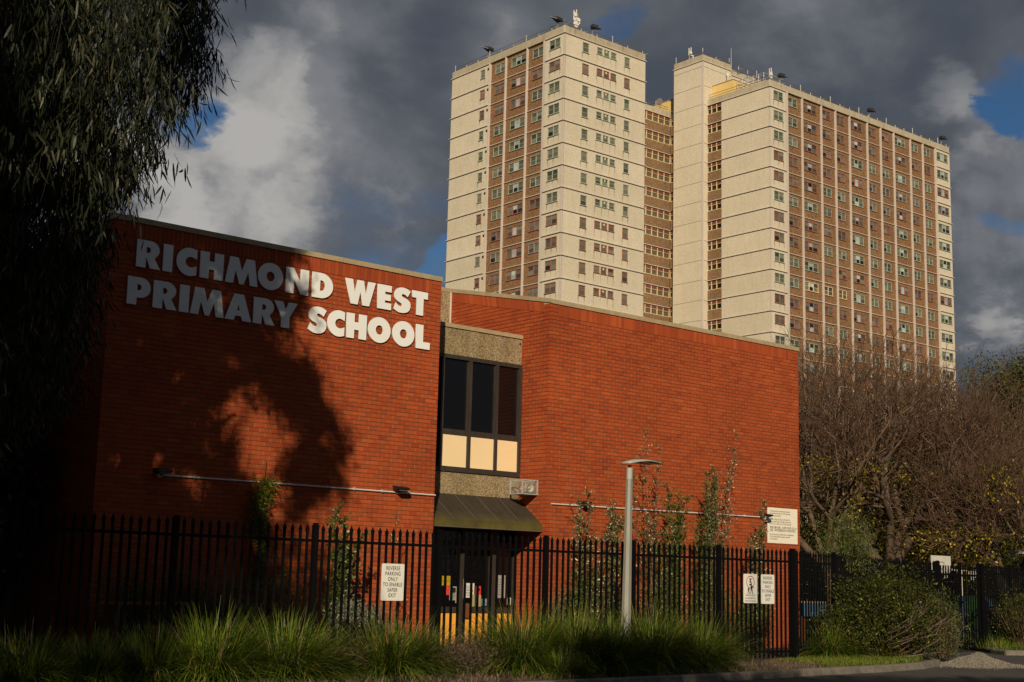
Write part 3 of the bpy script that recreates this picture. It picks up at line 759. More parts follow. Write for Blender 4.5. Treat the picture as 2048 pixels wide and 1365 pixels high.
def conduit(pts, label):
    P3 = [on_y(a, b, D) for a, b in pts]; P3 = [(p[0], D - .03, p[2]) for p in P3]
    t = thing('cable_conduit', label, 'conduit', P3[0])
    o0 = np.array(P3[0])
    MB().tube([np.array(p) - o0 for p in P3], .016, 8).build('pipe', 'conduit', t)
    for a, b in zip(P3, P3[1:]):
        L = b[0] - a[0]; n = int(L / .75)
        for i in range(1, n + 1):
            q = np.array(a) + (np.array(b) - np.array(a)) * i / (n + 1) - o0
            MB().box(q[0] - .012, q[0] + .012, -.022, .03, q[2] - .022, q[2] + .035).build('clip', 'cage', t)
conduit([(315, 950), (590, 970), (869, 991)], 'white cable conduit across the left brick wing below the name')
conduit([(1101, 1008), (1300, 1021), (1450, 1030), (1524, 1035)], 'white cable conduit across the right brick wing behind the saplings')
# horn siren in a wire cage at the inner corner
cg = thing('caged_siren', 'wire cage round a cream horn speaker at the corner above the awning', 'siren', (20.08, 23.62, 3.53))
cb = MB(); cw, cd, chh = .44, .42, .30
for i in range(15):
    x_ = cw * i / 14; cb.box(x_ - .0022, x_ + .0022, -.002, .002, 0, chh)
for i in range(11):
    z_ = chh * i / 10; cb.box(0, cw, -.0045, -.0025, z_ - .0022, z_ + .0022)
for i in range(13):
    y_ = cd * i / 12
    cb.box(-.002, .002, y_ - .002, y_ + .002, 0, chh); cb.box(cw - .002, cw + .002, y_ - .002, y_ + .002, 0, chh)
cb.build('mesh', 'cage', cg)
fb = MB()
for x_ in (0, cw):
    for y_ in (0, cd): fb.box(x_ - .012, x_ + .012, y_ - .012, y_ + .012, -.012, chh + .012)
for z_ in (-.006, chh + .006):
    for y_ in (0, cd): fb.box(.013, cw - .013, y_ - .011, y_ + .011, z_ - .01, z_ + .01)
    for x_ in (0, cw): fb.box(x_ - .011, x_ + .011, .013, cd - .013, z_ - .01, z_ + .01)
fb.box(.013, cw - .013, .013, cd - .013, -.014, -.008)
fb.build('cage_frame', 'cage', cg)
hn = MB(); hn.tube([(.26, .03, .14), (.26, .10, .14), (.26, .2, .14), (.26, .34, .14)], [.10, .07, .035, .05], 16, cap=False); hn.disc((.26, .06, .14), (0, 1, 0), .03, 10, 0, .05)
hn.build('horn', 'cageback', cg, smooth=True)

# ------------------------------------------------------------------ signs
def rrect(w, h, r, n=4):
    out = []
    for cx, cz, a in ((w - r, h - r, 0), (r, h - r, 90), (r, r, 180), (w - r, r, 270)):
        out += [(cx + r * math.cos(R_(a + 90 * i / n)), 0, cz + r * math.sin(R_(a + 90 * i / n))) for i in range(n + 1)]
    return out
def plate(w, h, r, th=.004):
    return MB().prism(rrect(w, h, r), (0, th, 0))
YF = 19.1
def reverse_sign(X, Z0, w, h, label):
    t = thing('parking_sign', label, 'sign', (X, YF - .045, Z0), 'reverse parking signs on the fence')
    plate(w, h, .025).build('sign_plate', 'sign', t)
    parts = []
    for i, s in enumerate(['REVERSE', 'PARKING', 'ONLY', 'TO ENABLE', 'SAFER', 'EXIT']):
        parts.append(T(s, w / 2, h * (0.828 - i * 0.147), h * .148, .0010, 0.78, 1.10))
    v, f = join(parts); v = [(a, -.0015, c) for a, b, c in v]
    mesh_obj('lettering', v, f, ['ink'], t)
    for x_ in (.2 * w, .75 * w):
        for z_ in (.035 * h, .965 * h): MB().disc((x_, 0, z_), (0, -1, 0), .006, 6, 0, .004).build('bolt', 'galv', t)
reverse_sign(13.215, 1.235, .455, .60, 'white REVERSE PARKING ONLY sign on the fence left of the entrance')
reverse_sign(22.745, 1.27, .425, .60, 'white REVERSE PARKING ONLY sign right of the speed 5 sign')
t = thing('speed_sign', 'white sign with red ringed 5 and walking adult and child on the fence', 'sign', (22.195, YF - .045, 1.28))
w_, h2 = .43, .59
plate(w_, h2, .025).build('sign_plate', 'sign', t)
ring = MB(); k = 32; cx, cz = w_ * .5, h2 * .72
for i in range(k):
    a0, a1 = 2 * math.pi * i / k, 2 * math.pi * (i + 1) / k
    ring.poly([(cx + r_ * math.cos(a), -.0015, cz + r_ * math.sin(a)) for r_, a in ((.112, a0), (.128, a0), (.128, a1), (.112, a1))])
ring.build('red_ring', 'inkred', t)
parts = [T('5', cx, cz - .062, .19, .006, .85), T('Students must be', w_ / 2, .145, .052, .0004, .80), T('accompanied by an', w_ / 2, .088, .052, .0004, .80), T('adult in the car park', w_ / 2, .030, .052, .0004, .80)]
v, f = join(parts); mesh_obj('lettering', [(a, -.0015, c) for a, b, c in v], f, ['ink'], t)
fig = MB()
def walker(x, z, s):
    q = lambda pts: fig.poly([(x + a * s, -.0022, z + b * s) for a, b in pts])
    fig.poly([(x + .05 * s * math.cos(R_(30 * i)), -.0022, z + .92 * s + .06 * s * math.sin(R_(30 * i))) for i in range(12)])
    q([(-.09, .84), (-.11, .48), (.11, .46), (.10, .84)])
    q([(-.11, .475), (-.20, .02), (-.12, .0), (.0, .465)]); q([(.0, .464), (.13, .0), (.22, .02), (.11, .455)])
    q([(.10, .82), (.26, .60), (.34, .66), (.37, .62), (.26, .53), (.10, .70)]); q([(-.10, .82), (-.22, .56), (-.17, .54), (-.10, .66)])
walker(w_ * .58, .18, .215); walker(w_ * .36, .18, .15)
fig.build('walking_figures', 'ink', t)
pn = thing('police_notice', 'white multilingual police patrol notice on the brick wall near its right end', 'sign', (28.065, D - .012, 2.733))
plate(1.205, .905, .006, .008).build('board', 'notice', pn)
LN = [('These grounds are patrolled by the police', .80), ('and unauthorised persons will be removed', .742), ('and can be prosecuted.', .684),
      ('Khu sân trường này được Cảnh Sát tuần', .59), ('thăng, người lạ vào mà không có phép sẽ bị', .532), ('đuổi ra và có thể bị truy tố trước pháp luật.', .474),
      ('警察巡邏本校園，未經許可的閒人進入本', .375), ('校園，將被警察驅逐並且可能受到檢控。', .305),
      ('Bu okul alanı polis tarafından kontrol edilmektedir.', .205), ('Polis, yetkisiz kişileri bu alandan çıkarabilir', .147), ('ve dava açabilir.', .089)]
parts = [T(s, .09, z, .064 if i < 6 or i > 7 else .070, .0005, .74 if i < 6 or i > 7 else .86, align='LEFT') for i, (s, z) in enumerate(LN)]
v, f = join(parts); mesh_obj('lettering', [(a, -.0015, c) for a, b, c in v], f, ['inkgrey'], pn)

# ------------------------------------------------------------------ fence
def picket_mesh():
    b = MB(); w = .017; ht = 2.13
    b.box(-w, w, -w, w, 0, ht)
    n = len(b.v); t = .028
    b.v += [(-w, -w, ht), (w, -w, ht), (w, w, ht), (-w, w, ht), (-t, -w, ht + .05), (t, -w, ht + .05), (t, w, ht + .05), (-t, w, ht + .05), (0, 0, ht + .135)]
    for q in ((0, 1, 5, 4), (1, 2, 6, 5), (2, 3, 7, 6), (3, 0, 4, 7), (4, 5, 8), (5, 6, 8), (6, 7, 8), (7, 4, 8)): b.f.append(tuple(n + i for i in q)); b.m.append(0)
    return b.mesh('picket', ['fence'])
def post_mesh():
    b = MB(); k = .042; b.box(-k, k, -k, k, 0, 2.27)
    n = len(b.v); k2 = .034
    b.box(-k - .006, k + .006, -k - .006, k + .006, 2.272, 2.30); b.box(-k2, k2, -k2, k2, 2.302, 2.335)
    return b.mesh('post', ['fence'])
PK, PO = picket_mesh(), post_mesh()
def fence(pts, label, npick=16, z=0.10):
    t = thing('picket_fence', label, 'fence', (pts[0][0], pts[0][1], z)); o0 = np.array(pts[0])
    for i, p in enumerate(pts):
        p = np.array(p) - o0; link('post', PO, t, (p[0], p[1], 0))
    for a, b in zip(pts, pts[1:]):
        a = np.array(a) - o0; b = np.array(b) - o0; d = b - a; L = np.linalg.norm(d); u = d / L; ang = math.atan2(d[1], d[0]); nrm = np.array([-u[1], u[0]])
        for zz in (.17, 2.035):
            rb = MB().box(.044, L - .044, .018, .055, zz, zz + .045); o = rb.build('rail', ['fence'], t, (a[0], a[1], 0)); o.rotation_euler = (0, 0, ang)
        n = int(round(L / .141)) - 1
        for k in range(n):
            c = a + u * L * (k + 1) / (n + 1) - nrm * 0.0
            o = link('picket', PK, t, (c[0], c[1], .06 + random.uniform(-.006, .006)), ang); o.rotation_euler = (0, random.uniform(-.004, .004), ang)
    return t
fence([(4.72, YF), (7.12, YF), (9.52, YF), (11.94, YF), (14.42, YF), (16.83, YF), (19.05, YF), (21.49, YF), (23.86, YF)], 'long black steel picket fence with spear tops in front of the school')
fence([(23.95, YF + .12), (26.16, 19.79), (28.43, 20.56), (30.73, 21.26), (33.05, 21.60)], 'black picket fence angling back behind the bush right of the school')
fence([(35.5, 21.9), (37.8, 22.3), (40.2, 22.7), (42.6, 23.1), (45, 23.5)], 'black picket fence right of the gate by the bins')
gt = thing('vehicle_gate', 'tall black steel barred gate across the driveway before the bins', 'gate', (33.12, 21.72, 0))
for x_ in (0, 1.16, 1.2, 2.3): MB().box(x_, x_ + .06, 0, .06, .1, 2.42).build('gate_stile', 'fence', gt)
for x0, x1 in ((.062, 1.158), (1.262, 2.298)):
    for z_ in (.2, .55, 2.05): MB().box(x0, x1, .01, .05, z_, z_ + .05).build('gate_rail', 'fence', gt)
    for k in range(9):
        xx = x0 + (x1 - x0) * (k + .5) / 9; MB().box(xx - .015, xx + .015, -.02, .008, .1, 2.32).build('gate_bar', 'fence', gt)

# ------------------------------------------------------------------ lamp post
lp = thing('lamp_post', 'grey octagonal lamp post with flat leaf shaped head in front of the fence', 'street lamp', (18.0, 18.2, .1))
MB().tube([(-.02, 0, 0), (0.04, 0, 3.40)], [.105, .062], 8).build('pole', 'lampgrey', lp)
MB().tube([(.041, 0, 3.40), (.045, 0, 3.60)], [.060, .057], 14).build('collar', 'lamplight', lp)
MB().tube([(.045, 0, 3.60), (.05, 0, 3.655)], [.03, .035], 10).build('neck', 'lampunder', lp)
hv = []; hf = []; NS = 12
for i in range(NS + 1):
    t_ = i / NS; x_ = -.07 + .93 * t_; wd = .15 * math.sin(math.pi * min(1, .22 + .76 * t_)) ** .7 + .012
    zc = 3.675 + .045 * math.sin(math.pi * t_) + .055 * t_; th = .055 * (1 - t_ * .75) * min(1, .55 + 3 * t_) + .006
    for j in range(8):
        a = 2 * math.pi * j / 8; up = math.sin(a)
        hv.append((x_, wd * math.cos(a), zc + (th * up if up > 0 else th * .35 * up)))
for i in range(NS):
    for j in range(8):
        j2 = (j + 1) % 8; hf.append((i * 8 + j, (i + 1) * 8 + j, (i + 1) * 8 + j2, i * 8 + j2))
hf.append(tuple(range(8))); hf.append(tuple(NS * 8 + j for j in range(8))[::-1])
mesh_obj('lamp_head', hv, hf, ['lamplight'], lp, smooth=True)
MB().box(.25, .62, -.07, .07, 3.705, 3.716).build('lamp_lens', 'lampunder', lp)

# ------------------------------------------------------------------ apartment tower
FL = 2.67; Z0 = 65.0
zk = lambda k: Z0 - FL * k
NF = 24
tower = thing('apartment_tower', 'tall cream and brown concrete apartment block with pink pilasters and rows of windows', 'building', (102.7, 110.06, 0))
TO = np.array([102.7, 110.06, 0])
def tb(mb, name, mats): return mb.build(name, mats if isinstance(mats, list) else [mats], tower, loc=tuple(-TO))
A0, A1, AY0, AY1 = 102.7, 116.07, 115.1, 136.66     # left block
B0, B1, BY0, BY1 = 133.6, 174.21, 110.06, 120.92    # right block
tb(MB().box(A0 + .3, A1 - .02, AY0 + .3, AY1 - .3, 0, 65.6).box(B0 + .32, B1 - .3, BY0 + .3, BY1 + 8, 0, 65.6).box(116.05, 133.6, 127.6, 136, 0, 65.0), 'core', 'joint')
tb(MB().box(A0, A1, AY0, AY0 + .28, Z0 + .1, 65.98).box(A0, A0 + .28, AY0 + .282, AY1, Z0 + .1, 65.98).box(A1 - .28, A1, AY0 + .282, AY1, Z0 + .1, 65.98), 'parapet', 'parapet')
tb(MB().box(B0, B1, BY0, BY0 + .28, Z0 + .1, 65.94).box(B0, B0 + .28, BY0 + .282, BY1, Z0 + .1, 65.94).box(B1 - .28, B1, BY0 + .282, BY1, Z0 + .1, 65.94), 'parapet', 'parapet')
tb(MB().box(116.08, 133.6, 127.5, 127.75, Z0 + .1, 65.87), 'parapet', 'parapet')
PM = {}
def panel(face, u0, u1, z0, z1, plane, mat, name, th=.28):
    key = (face, round(u1 - u0, 2), round(z1 - z0, 2), mat, th)
    if key not in PM:
        b = MB().box(0, u1 - u0, 0, th, 0, z1 - z0) if face == 'F' else MB().box(0, th, 0, u1 - u0, 0, z1 - z0)
        PM[key] = b.mesh(name, [mat])
    loc = (u0 - TO[0], plane - TO[1], z0) if face == 'F' else (plane - TO[0], u0 - TO[1], z0)
    return link(name, PM[key], tower, loc)
def windowmesh(w, h, n, frame, variant):
    """frame mesh and glazing mesh; local x along the wall, -y outwards"""
    f = MB(); t = .07
    f.box(0, w, -.09, .0, h - t, h); f.box(-.03, w + .03, -.11, .0, -.04, t * .6); f.box(0, t, -.05, 0, t * .6, h - t); f.box(w - t, w, -.05, 0, t * .6, h - t)
    cols = []
    if n == 1: cols = [(t, w - t)]
    elif n == 2:
        f.box(w / 2 - .055, w / 2 + .055, -.055, 0, t * .6, h - t); cols = [(t, w / 2 - .055), (w / 2 + .055, w - t)]
    else:
        a, b = w * .34, w * .64
        f.box(a - .06, a + .06, -.055, 0, t * .6, h - t); f.box(b - .06, b + .06, -.055, 0, t * .6, h - t); cols = [(t, a - .06), (a + .06, b - .06), (b + .06, w - t)]
    g = MB(); rr = random.Random(variant * 31 + n)
    zm = h * (.5 + rr.uniform(-.04, .04))
    for i, (a, b) in enumerate(cols):
        mid = (n == 3 and i == 1)
        if mid:
            up, lo = (3, 2) if rr.random() < .5 else ((3, 3) if rr.random() < .7 else (2, 3))
        else:
            up = rr.choice([0, 0, 0, 1]); lo = rr.choice([1, 1, 0, 1, 0])
            if rr.random() < .05: lo = 2
        g.poly([(a, -.008, zm), (b, -.008, zm), (b, -.008, h - t), (a, -.008, h - t)], up)
        g.poly([(a, -.014, t * .6), (b, -.014, t * .6), (b, -.014, zm), (a, -.014, zm)], lo)
        if not mid: f.box(a, b, -.03, 0, zm - .018, zm + .018)
    return f.mesh('window', [frame]), g.mesh('glazing', ['blind', 'paned', 'panek', 'panel'])
WM = {}
def window(face, u0, u1, zt, h, plane, frame, n, name='window'):
    w = round(u1 - u0, 1)
    key = (w, h, n, frame, random.randrange(7))
    if key not in WM: WM[key] = windowmesh(w, h, n, frame, key[4])
    f, g = WM[key]
    if face == 'F': loc, rz = (u0 - TO[0], plane - TO[1], zt - h), 0
    else: loc, rz = (plane - TO[0], u1 - TO[1], zt - h), -math.pi / 2
    o = link(name, f, tower, loc, rz); link('glazing', g, o)
    return o
STM = None
def streak_mat():
    m, t, b = nmat('window_stain')
    return m
# left block, face towards -X
finsA = [(128.93, 129.08), (125.88, 126.03), (121.85, 122.0), (118.45, 118.9)]
tb(MB().box(A0 - .0, A0 + .3, 128.93, 129.10, 0, 65.09).box(A0, A0 + .3, 125.88, 126.03, 0, 65.09).box(A0, A0 + .3, 121.85, 122.0, 0, 65.09).box(A0 - .003, A0 + .29, 118.45, 118.9, 0, 65.09), 'pilaster', 'pinkish')
tb(MB().box(A0 - .012, A0 + .2, AY0 + .0, AY0 + .22, 0, 65.99).box(A0 - .012, A0 + .16, AY0 - .012, AY0 - .001, 0, 65.99).box(A1 - .1, A1 + .012, AY0 - .012, AY0 + .1, 0, 65.0), 'corner_strip', 'pinkish')
tb(MB().box(B0 - .012, B0 + .16, BY0 - .012, BY0 + .12, 0, 65.95).box(B1 - .1, B1 + .012, BY0 - .012, BY0 + .1, 0, 65.0), 'corner_strip', 'pinkish')
colA = ['wgreen', 'wred', 'wgreen', 'wgreen', 'wgreen', 'wgreen', 'wgreen', 'wgreen', 'wred', 'wred', 'wred', 'wred', 'wred', 'wgreen']
colAL = ['wgreen', 'wred', 'wred', 'wgreen', 'wgreen', 'wgreen', 'wgreen', 'wred', 'wred', 'wgrey', 'wred', 'wred', 'wred', 'wgreen']
for k in range(14):
    zt = zk(k) + .02; zb = zk(k + 1) + .14
    panel('L', 129.105, AY1, zb - .045, zt + .075, A0, 'cream', 'cream_panel')
    panel('L', AY0 + .285, 118.445, zb - .045, zt + .075, A0, 'cream', 'cream_panel')
    panel('F', A0, A1, zb - .045, zt + .075, AY0, 'cream', 'cream_panel')
    for a, b, n, w0, w1 in ((126.035, 128.925, 2, 126.12, 128.1), (122.005, 125.875, 3, 122.15, 125.0), (118.905, 121.845, 2, 119.0, 121.0)):
        panel('L', a, b, zb - .1, zt + .02, A0 + .25, 'brown', 'brown_panel', .05)
        window('L', w0, w1, zk(k) - .38, 1.16, A0 + .248, colAL[k] if random.random() < .8 else colA[k], n)
    window('L', 115.78, 117.68, zk(k) - .33, 1.18, A0 - .003, colA[k], 2)
    window('L', 129.85, 130.72, zk(k) - .40, 1.15, A0 - .003, colAL[k], 1, 'small_window')
    panel('L', 129.13, 129.44, zk(k) - .74, zk(k) - .42, A0 - .012, 'gdark', 'vent', .01)
    c = colA[k]
    window('F', 105.54, 106.52, zk(k) - .31, 1.24, AY0 - .003, c, 1, 'small_window')
    window('F', 112.44, 113.37, zk(k) - .31, 1.24, AY0 - .003, c, 1, 'small_window')
    for a in (107.87, 109.0, 110.15):
        window('F', a, a + .9, zk(k) - .31, .85, AY0 - .003, c, 1, 'bathroom_window')
    MB().disc((109.42 - TO[0], AY0 - .03 - TO[1], zk(k) - .55), (0, -1, 0), .13, 12, 0, .03).build('exhaust_fan', 'wcream', tower)
def ledges(face, u0, u1, plane, ks, name='ledge', pr=.13):
    key = (face, u0, u1, pr)
    for k in ks:
        if key not in PM:
            b = (MB().box(0, u1 - u0, -pr, .1, .0, .075).box(0, u1 - u0, -.002, .1, -.055, -.002, 1)) if face == 'F' else (MB().box(-pr, .1, 0, u1 - u0, .0, .075).box(-.002, .1, 0, u1 - u0, -.055, -.002, 1))
            PM[key] = b.mesh(name, ['ledge', 'joint'])
        link(name, PM[key], tower, (u0 - TO[0], plane - TO[1], zk(k) + .02) if face == 'F' else (plane - TO[0], u0 - TO[1], zk(k) + .02))
ledges('L', 129.11, AY1 + .15, A0 - .013, range(0, 14))
ledges('L', AY0 - .13, 118.44, A0 - .013, range(0, 14))
ledges('F', A0 - .01, A1 + .15, AY0 - .013, range(0, 14))
for a, b in ((126.035, 128.925), (122.005, 125.875), (118.905, 121.845)): ledges('L', a, b, A0 + .19, range(1, 14), 'slab_edge', .05)
# right block, face towards -Y
fins = [140.2, 144.21, 147.26, 150.37, 154.34, 157.43, 160.50, 164.50, 167.55]
fb = MB().box(136.75, 137.27, BY0 - .003, BY0 + .3, 0, 65.09).box(170.62, 170.79, BY0, BY0 + .3, 0, 65.09)
for c in fins: fb.box(c, c + .155, BY0, BY0 + .3, 0, 65.09)
tb(fb, 'pilaster', 'pinkish')
bays = [(137.275, 140.195, 2, 137.35, 139.3), (140.36, 144.205, 3, 140.44, 143.3), (144.37, 147.255, 2, 144.45, 146.3), (147.42, 150.365, 2, 147.55, 149.35), (150.53, 154.335, 3, 150.6, 153.3),
        (154.5, 157.425, 2, 154.56, 156.4), (157.59, 160.495, 2, 157.66, 159.45), (160.66, 164.495, 3, 160.74, 163.42), (164.66, 167.545, 2, 164.72, 166.55), (167.71, 170.615, 2, 167.78, 169.63)]
rb_ = random.Random(5)
flatcols = {}
top = [['g', 'g', 'r', 'r', 'r', 'r', 'r', 'r', 'g', 'g', 'g', 'g'], ['g', 'g', 'r', 'r', 'r', 'r', 'r', 'r', 'r', 'r', 'r', 'g'], ['g', 'g', 'r', 'r', 'r', 'g', 'g', 'g', 'g', 'g', 'g', 'r']]
for k in range(20):
    zt = zk(k) + .02; zb = zk(k + 1) + .14
    panel('F', B0, 136.745, zb - .045, zt + .075, BY0, 'cream', 'cream_panel')
    panel('F', 170.795, B1, zb - .045, zt + .075, BY0, 'cream', 'cream_panel')
    if k < 3: cc = top[k]
    else:
        cc = []
        while len(cc) < 12: cc += [rb_.choice('gggrrrm')] * rb_.choice([2, 3, 3])
    cm = {'g': 'wgreen', 'r': 'wred', 'm': 'wgrey'}
    if k == 9: cc[2:5] = ['c'] * 3; cm['c'] = 'wcream'
    window('F', 134.27, 136.22, zk(k) - .30, 1.18, BY0 - .003, cm[cc[0]], 2)
    for i, (a, b, n, w0, w1) in enumerate(bays):
        panel('F', a, b, zb - .1, zt + .02, BY0 + .25, 'brown', 'brown_panel', .05)
        window('F', w0, w1, zk(k) - .38, 1.16, BY0 + .248, cm[cc[i + 1]], n)
    window('F', 170.85, 173.65, zk(k) - .40, 1.18, BY0 - .003, cm[cc[11]], 3)
tb(MB().box(B0, 136.745, BY0 + .01, BY0 + .29, 0, zk(20)).box(170.795, B1, BY0 + .01, BY0 + .29, 0, zk(20)).box(137.28, 170.6, BY0 + .26, BY0 + .3, 0, zk(20)), 'lower_wall', 'brown')
ledges('F', B0 - .13, 136.745, BY0 - .013, range(0, 21))
ledges('F', 170.8, B1 + .15, BY0 - .013, range(0, 21))
for a, b, *_ in bays: ledges('F', a, b, BY0 + .19, range(1, 21), 'slab_edge', .05)
# right block, face towards -X, with gallery windows
GW = {}
def gallery(face, u0, u1, plane, k, nb, skip=False):
    key = (face, round(u1 - u0, 2), nb)
    w = u1 - u0
    if key not in GW:
        b = MB()
        b.box(0, w, -.02, .06, 2.32 - .40, 2.32, 1)                      # red head panel
        b.box(0, w, -.05, .05, 2.32 - .45, 2.32 - .402, 0)
        b.box(0, w, -.05, .05, 1.165, 1.235, 0)                          # sill
        for i in range(nb + 1):
            x_ = w * i / nb; b.box(max(0, x_ - .05), min(w, x_ + .05), -.055, .05, 1.237, 2.32, 0)
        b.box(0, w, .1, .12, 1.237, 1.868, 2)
        GW[key] = b.mesh('gallery_window', ['wcream2', 'wred2', 'gdark'])
    z = zk(k + 1) + .27
    loc = (u0 - TO[0], plane - TO[1], z) if face == 'F' else (plane - TO[0], u1 - TO[1], z)
    link('gallery_window', GW[key], tower, loc, 0 if face == 'F' else -math.pi / 2)
for k in range(18):
    zt = zk(k) + .02; zb = zk(k + 1) + .14
    panel('L', BY0 + .285, 118.2, zb - .045, zt + .075, B0, 'cream', 'cream_panel')
    panel('L', 118.3, 120.88, zk(k + 1) + .1, zk(k + 1) + 1.42, B0 + .03, 'brown_low', 'gallery_spandrel', .25)
    gallery('L', 118.25, 120.92, B0 + .08, k, 3)
    ledges('L', BY0 - .13, BY1, B0 - .013, [k])
    panel('F', 116.1, 133.55, zk(k + 1) + .1, zk(k + 1) + 1.42, 127.5, 'brown_low', 'gallery_spandrel', .25)
    for i in range(3): gallery('F', 126.65 + i * 2.3, 126.65 + (i + 1) * 2.3, 127.56, k, 2 if i != 2 else 2)
    gallery('F', 116.2, 126.6, 127.56, k, 9) if k < 2 else None
    ledges('F', 116.1, 133.6, 127.47, [k], 'slab_edge', .06)
    panel('L', 126.02, 127.5, zk(k + 1) + .1, zk(k + 1) + 1.42, B0 + .03, 'brown_low', 'gallery_spandrel', .25)
    gallery('L', 126.02, 127.5, B0 + .08, k, 1)
tb(MB().box(B0 - .004, B0 + .2, 118.16, 118.245, 0, 65.0), 'corner_strip', 'pinkish')
# lift shaft
shx = 132.65
sh = MB().box(shx, 138.35, 120.7, 126.0, 0, 71.2).box(138.35, 152, 121.75, 126.0, 60, 71.2)
tb(sh, 'lift_shaft', 'cream')
tb(MB().box(shx, 138.35, 120.7, 120.98, 71.3, 72.1).box(shx, shx + .28, 120.982, 126, 71.3, 72.1).box(138.352, 152, 121.75, 122.0, 71.3, 72.1), 'parapet', 'parapet')
tb(MB().box(shx - .13, 138.45, 120.57, 120.9, 71.2, 71.298).box(shx - .13, shx + .1, 120.902, 126.1, 71.2, 71.298).box(138.46, 152, 121.62, 121.8, 71.2, 71.298), 'ledge', 'ledge')
tb(MB().box(shx - .008, shx + .2, 120.69, 120.9, 0, 71.19), 'corner_strip', 'pinkish')
for k in range(-2, 18):
    z = zk(k) + .05
    b = MB().box(shx - .004, shx + .1, 120.9, 126.0, z, z + .05).box(shx + .2, B0 + (0 if k > 0 else 4.7), 120.696, 120.8, z, z + .05); tb(b, 'panel_joint', 'joint')
# plant rooms
def hut(x0, x1, y0, y1, z0, z1):
    b = MB().box(x0, x1, y0, y1, z0, z1)
    tb(b, 'plant_room', 'yellowhut')
    tb(MB().box(x0 - .06, x1 + .06, y0 - .06, y1 + .06, z1 + .002, z1 + .09), 'plant_room_roof', 'coping')
hut(134.5, 139.5, 117.0, 120.65, 65.6, 68.0)
hut(136.2, 141, 129.5, 135, 65.0, 68.9)
# rooftop things
def roofrail(pts, z, label, step=2.3):
    t = thing('roof_railing', label, 'railing', (pts[0][0], pts[0][1], z)); o0 = np.array([pts[0][0], pts[0][1]])
    for a, b in zip(pts, pts[1:]):
        a = np.array(a) - o0; b = np.array(b) - o0; L = np.linalg.norm(b - a)
        for hh in (.38, .72):
            MB().tube([(*a, hh), (*b, hh)], .034, 5).build('rail', 'railgrey', t)
        n = int(L / step)
        for i in range(n + 1):
            p = a + (b - a) * i / max(n, 1)
            if i % 3 == 0: MB().tube([(*p, 0), (*p, 1.05)], .06, 6).build('antenna_post', 'galv', t)
            else: MB().tube([(*p, 0), (*p, .50)], .06, 6).build('post', 'galv', t)
            if i % 2: q = p + (b - a) / L * 1.0; MB().tube([(*p, .1), (*q, .45)], .03, 4).build('brace', 'galv', t)
roofrail([(A0 + .3, AY1 - .2), (A0 + .3, AY0 + .3), (A1 - .2, AY0 + .3)], 65.9, 'steel railing with posts round the roof of the left tower block')
roofrail([(B0 + .3, BY1 - .2), (B0 + .3, BY0 + .3)], 65.9, 'plain steel railing along the short left roof edge of the right block', 5)
roofrail([(B0 + .3, BY0 + .3), (B1 - .3, BY0 + .3)], 65.9, 'long steel railing with posts along the roof front of the right block', 2.1)
roofrail([(shx + .2, 125.8), (shx + .2, 120.9), (138.2, 120.9), (151, 122)], 72.05, 'steel railing round the top of the lift shaft', 1.9)
roofrail([(116.4, 127.7), (133.3, 127.7)], 65.8, 'steel railing on the low roof between the two tower blocks', 2.4)
def rooflight(pos, label, flip=1):
    t = thing('rooftop_floodlight', label, 'floodlight', pos, 'floodlights along the tower roof edges')
    MB().tube([(0, 0, 0), (0, 0, 1.26)], .05, 6).build('pole', 'galv', t)
    MB().box(-.15, .15, .1, .3, .2, .65).build('control_box', 'galv', t)
    b = MB(); b.prism([(-.45 * flip, -.45, 1.25), (-.1 * flip, .35, 1.25), (1.35 * flip, -.1, 1.45), (.7 * flip, -.6, 1.25)], (0, 0, .08))
    n = len(b.v); b.prism([(-.4 * flip, -.38, 1.34), (-.1 * flip, .3, 1.34), (.75 * flip, .1, 1.42), (.5 * flip, -.5, 1.34)], (-.0, 0, .32)); b.build('lamp_head', 'darkmetal', t)
rooflight((A0 + .5, 129.8, 65.8), 'left of the two dark floodlights on the left block roof edge', -1)
rooflight((A0 + .5, 116.9, 65.8), 'dark floodlight just left of the left block roof corner', -1)
rooflight((107.6, AY0 + .5, 65.8), 'dark floodlight right of the dish mast on the left block')
rooflight((136.2, BY0 + .5, 65.8), 'dark floodlight by the near corner of the right block roof')
rooflight((155.5, BY0 + .5, 65.8), 'dark floodlight midway along the right block roof')
rooflight((173.0, BY0 + .5, 65.8), 'dark floodlight at the far right end of the right block roof')
def dishmast(pos, H_, label, dishes, panels=3, name='antenna_mast', sc_=.68):
    t = thing(name, label, 'antenna', pos); t.scale = (sc_, sc_, sc_)
    MB().tube([(0, 0, 0), (0, 0, H_)], .07, 6).build('mast', 'railgrey', t)
    for dx, z, r_ in dishes:
        b = MB(); b.tube([(dx, -.25, z), (dx, -.15, z), (dx, -.05, z)], [r_, r_ * .8, r_ * .25], 16); b.build('dish', 'dish', t)
    for i in range(panels):
        dx = (-.38, .22, .5)[i % 3]; b = MB().box(dx - .07, dx + .07, -.12, .0, H_ - 1.3 + .1 * i, H_ + (.25, .55, -.1)[i % 3]); b.build('panel_antenna', 'dish' if i != 2 else 'galv', t)
dishmast((104.75, AY0 + .5, 65.9), 3.5, 'mast with four white dishes on the corner of the left block roof', [(0, 1.3, .62), (.6, 2.2, .42), (-.3, 2.1, .36), (-.2, 3.0, .38), (.65, 1.7, .3)])
dishmast((shx + .4, 123.4, 72.1), 2.2, 'cluster of small white dishes on the left side of the lift shaft roof', [(0, 1.6, .34), (.55, .9, .34)], 2)
dishmast((148.5, 122.2, 72.0), 3.6, 'mast with two white dishes and panels behind the lift shaft roof', [(0, 2.7, .42), (0, 2.1, .38), (-.1, 1.0, .3)], 3)
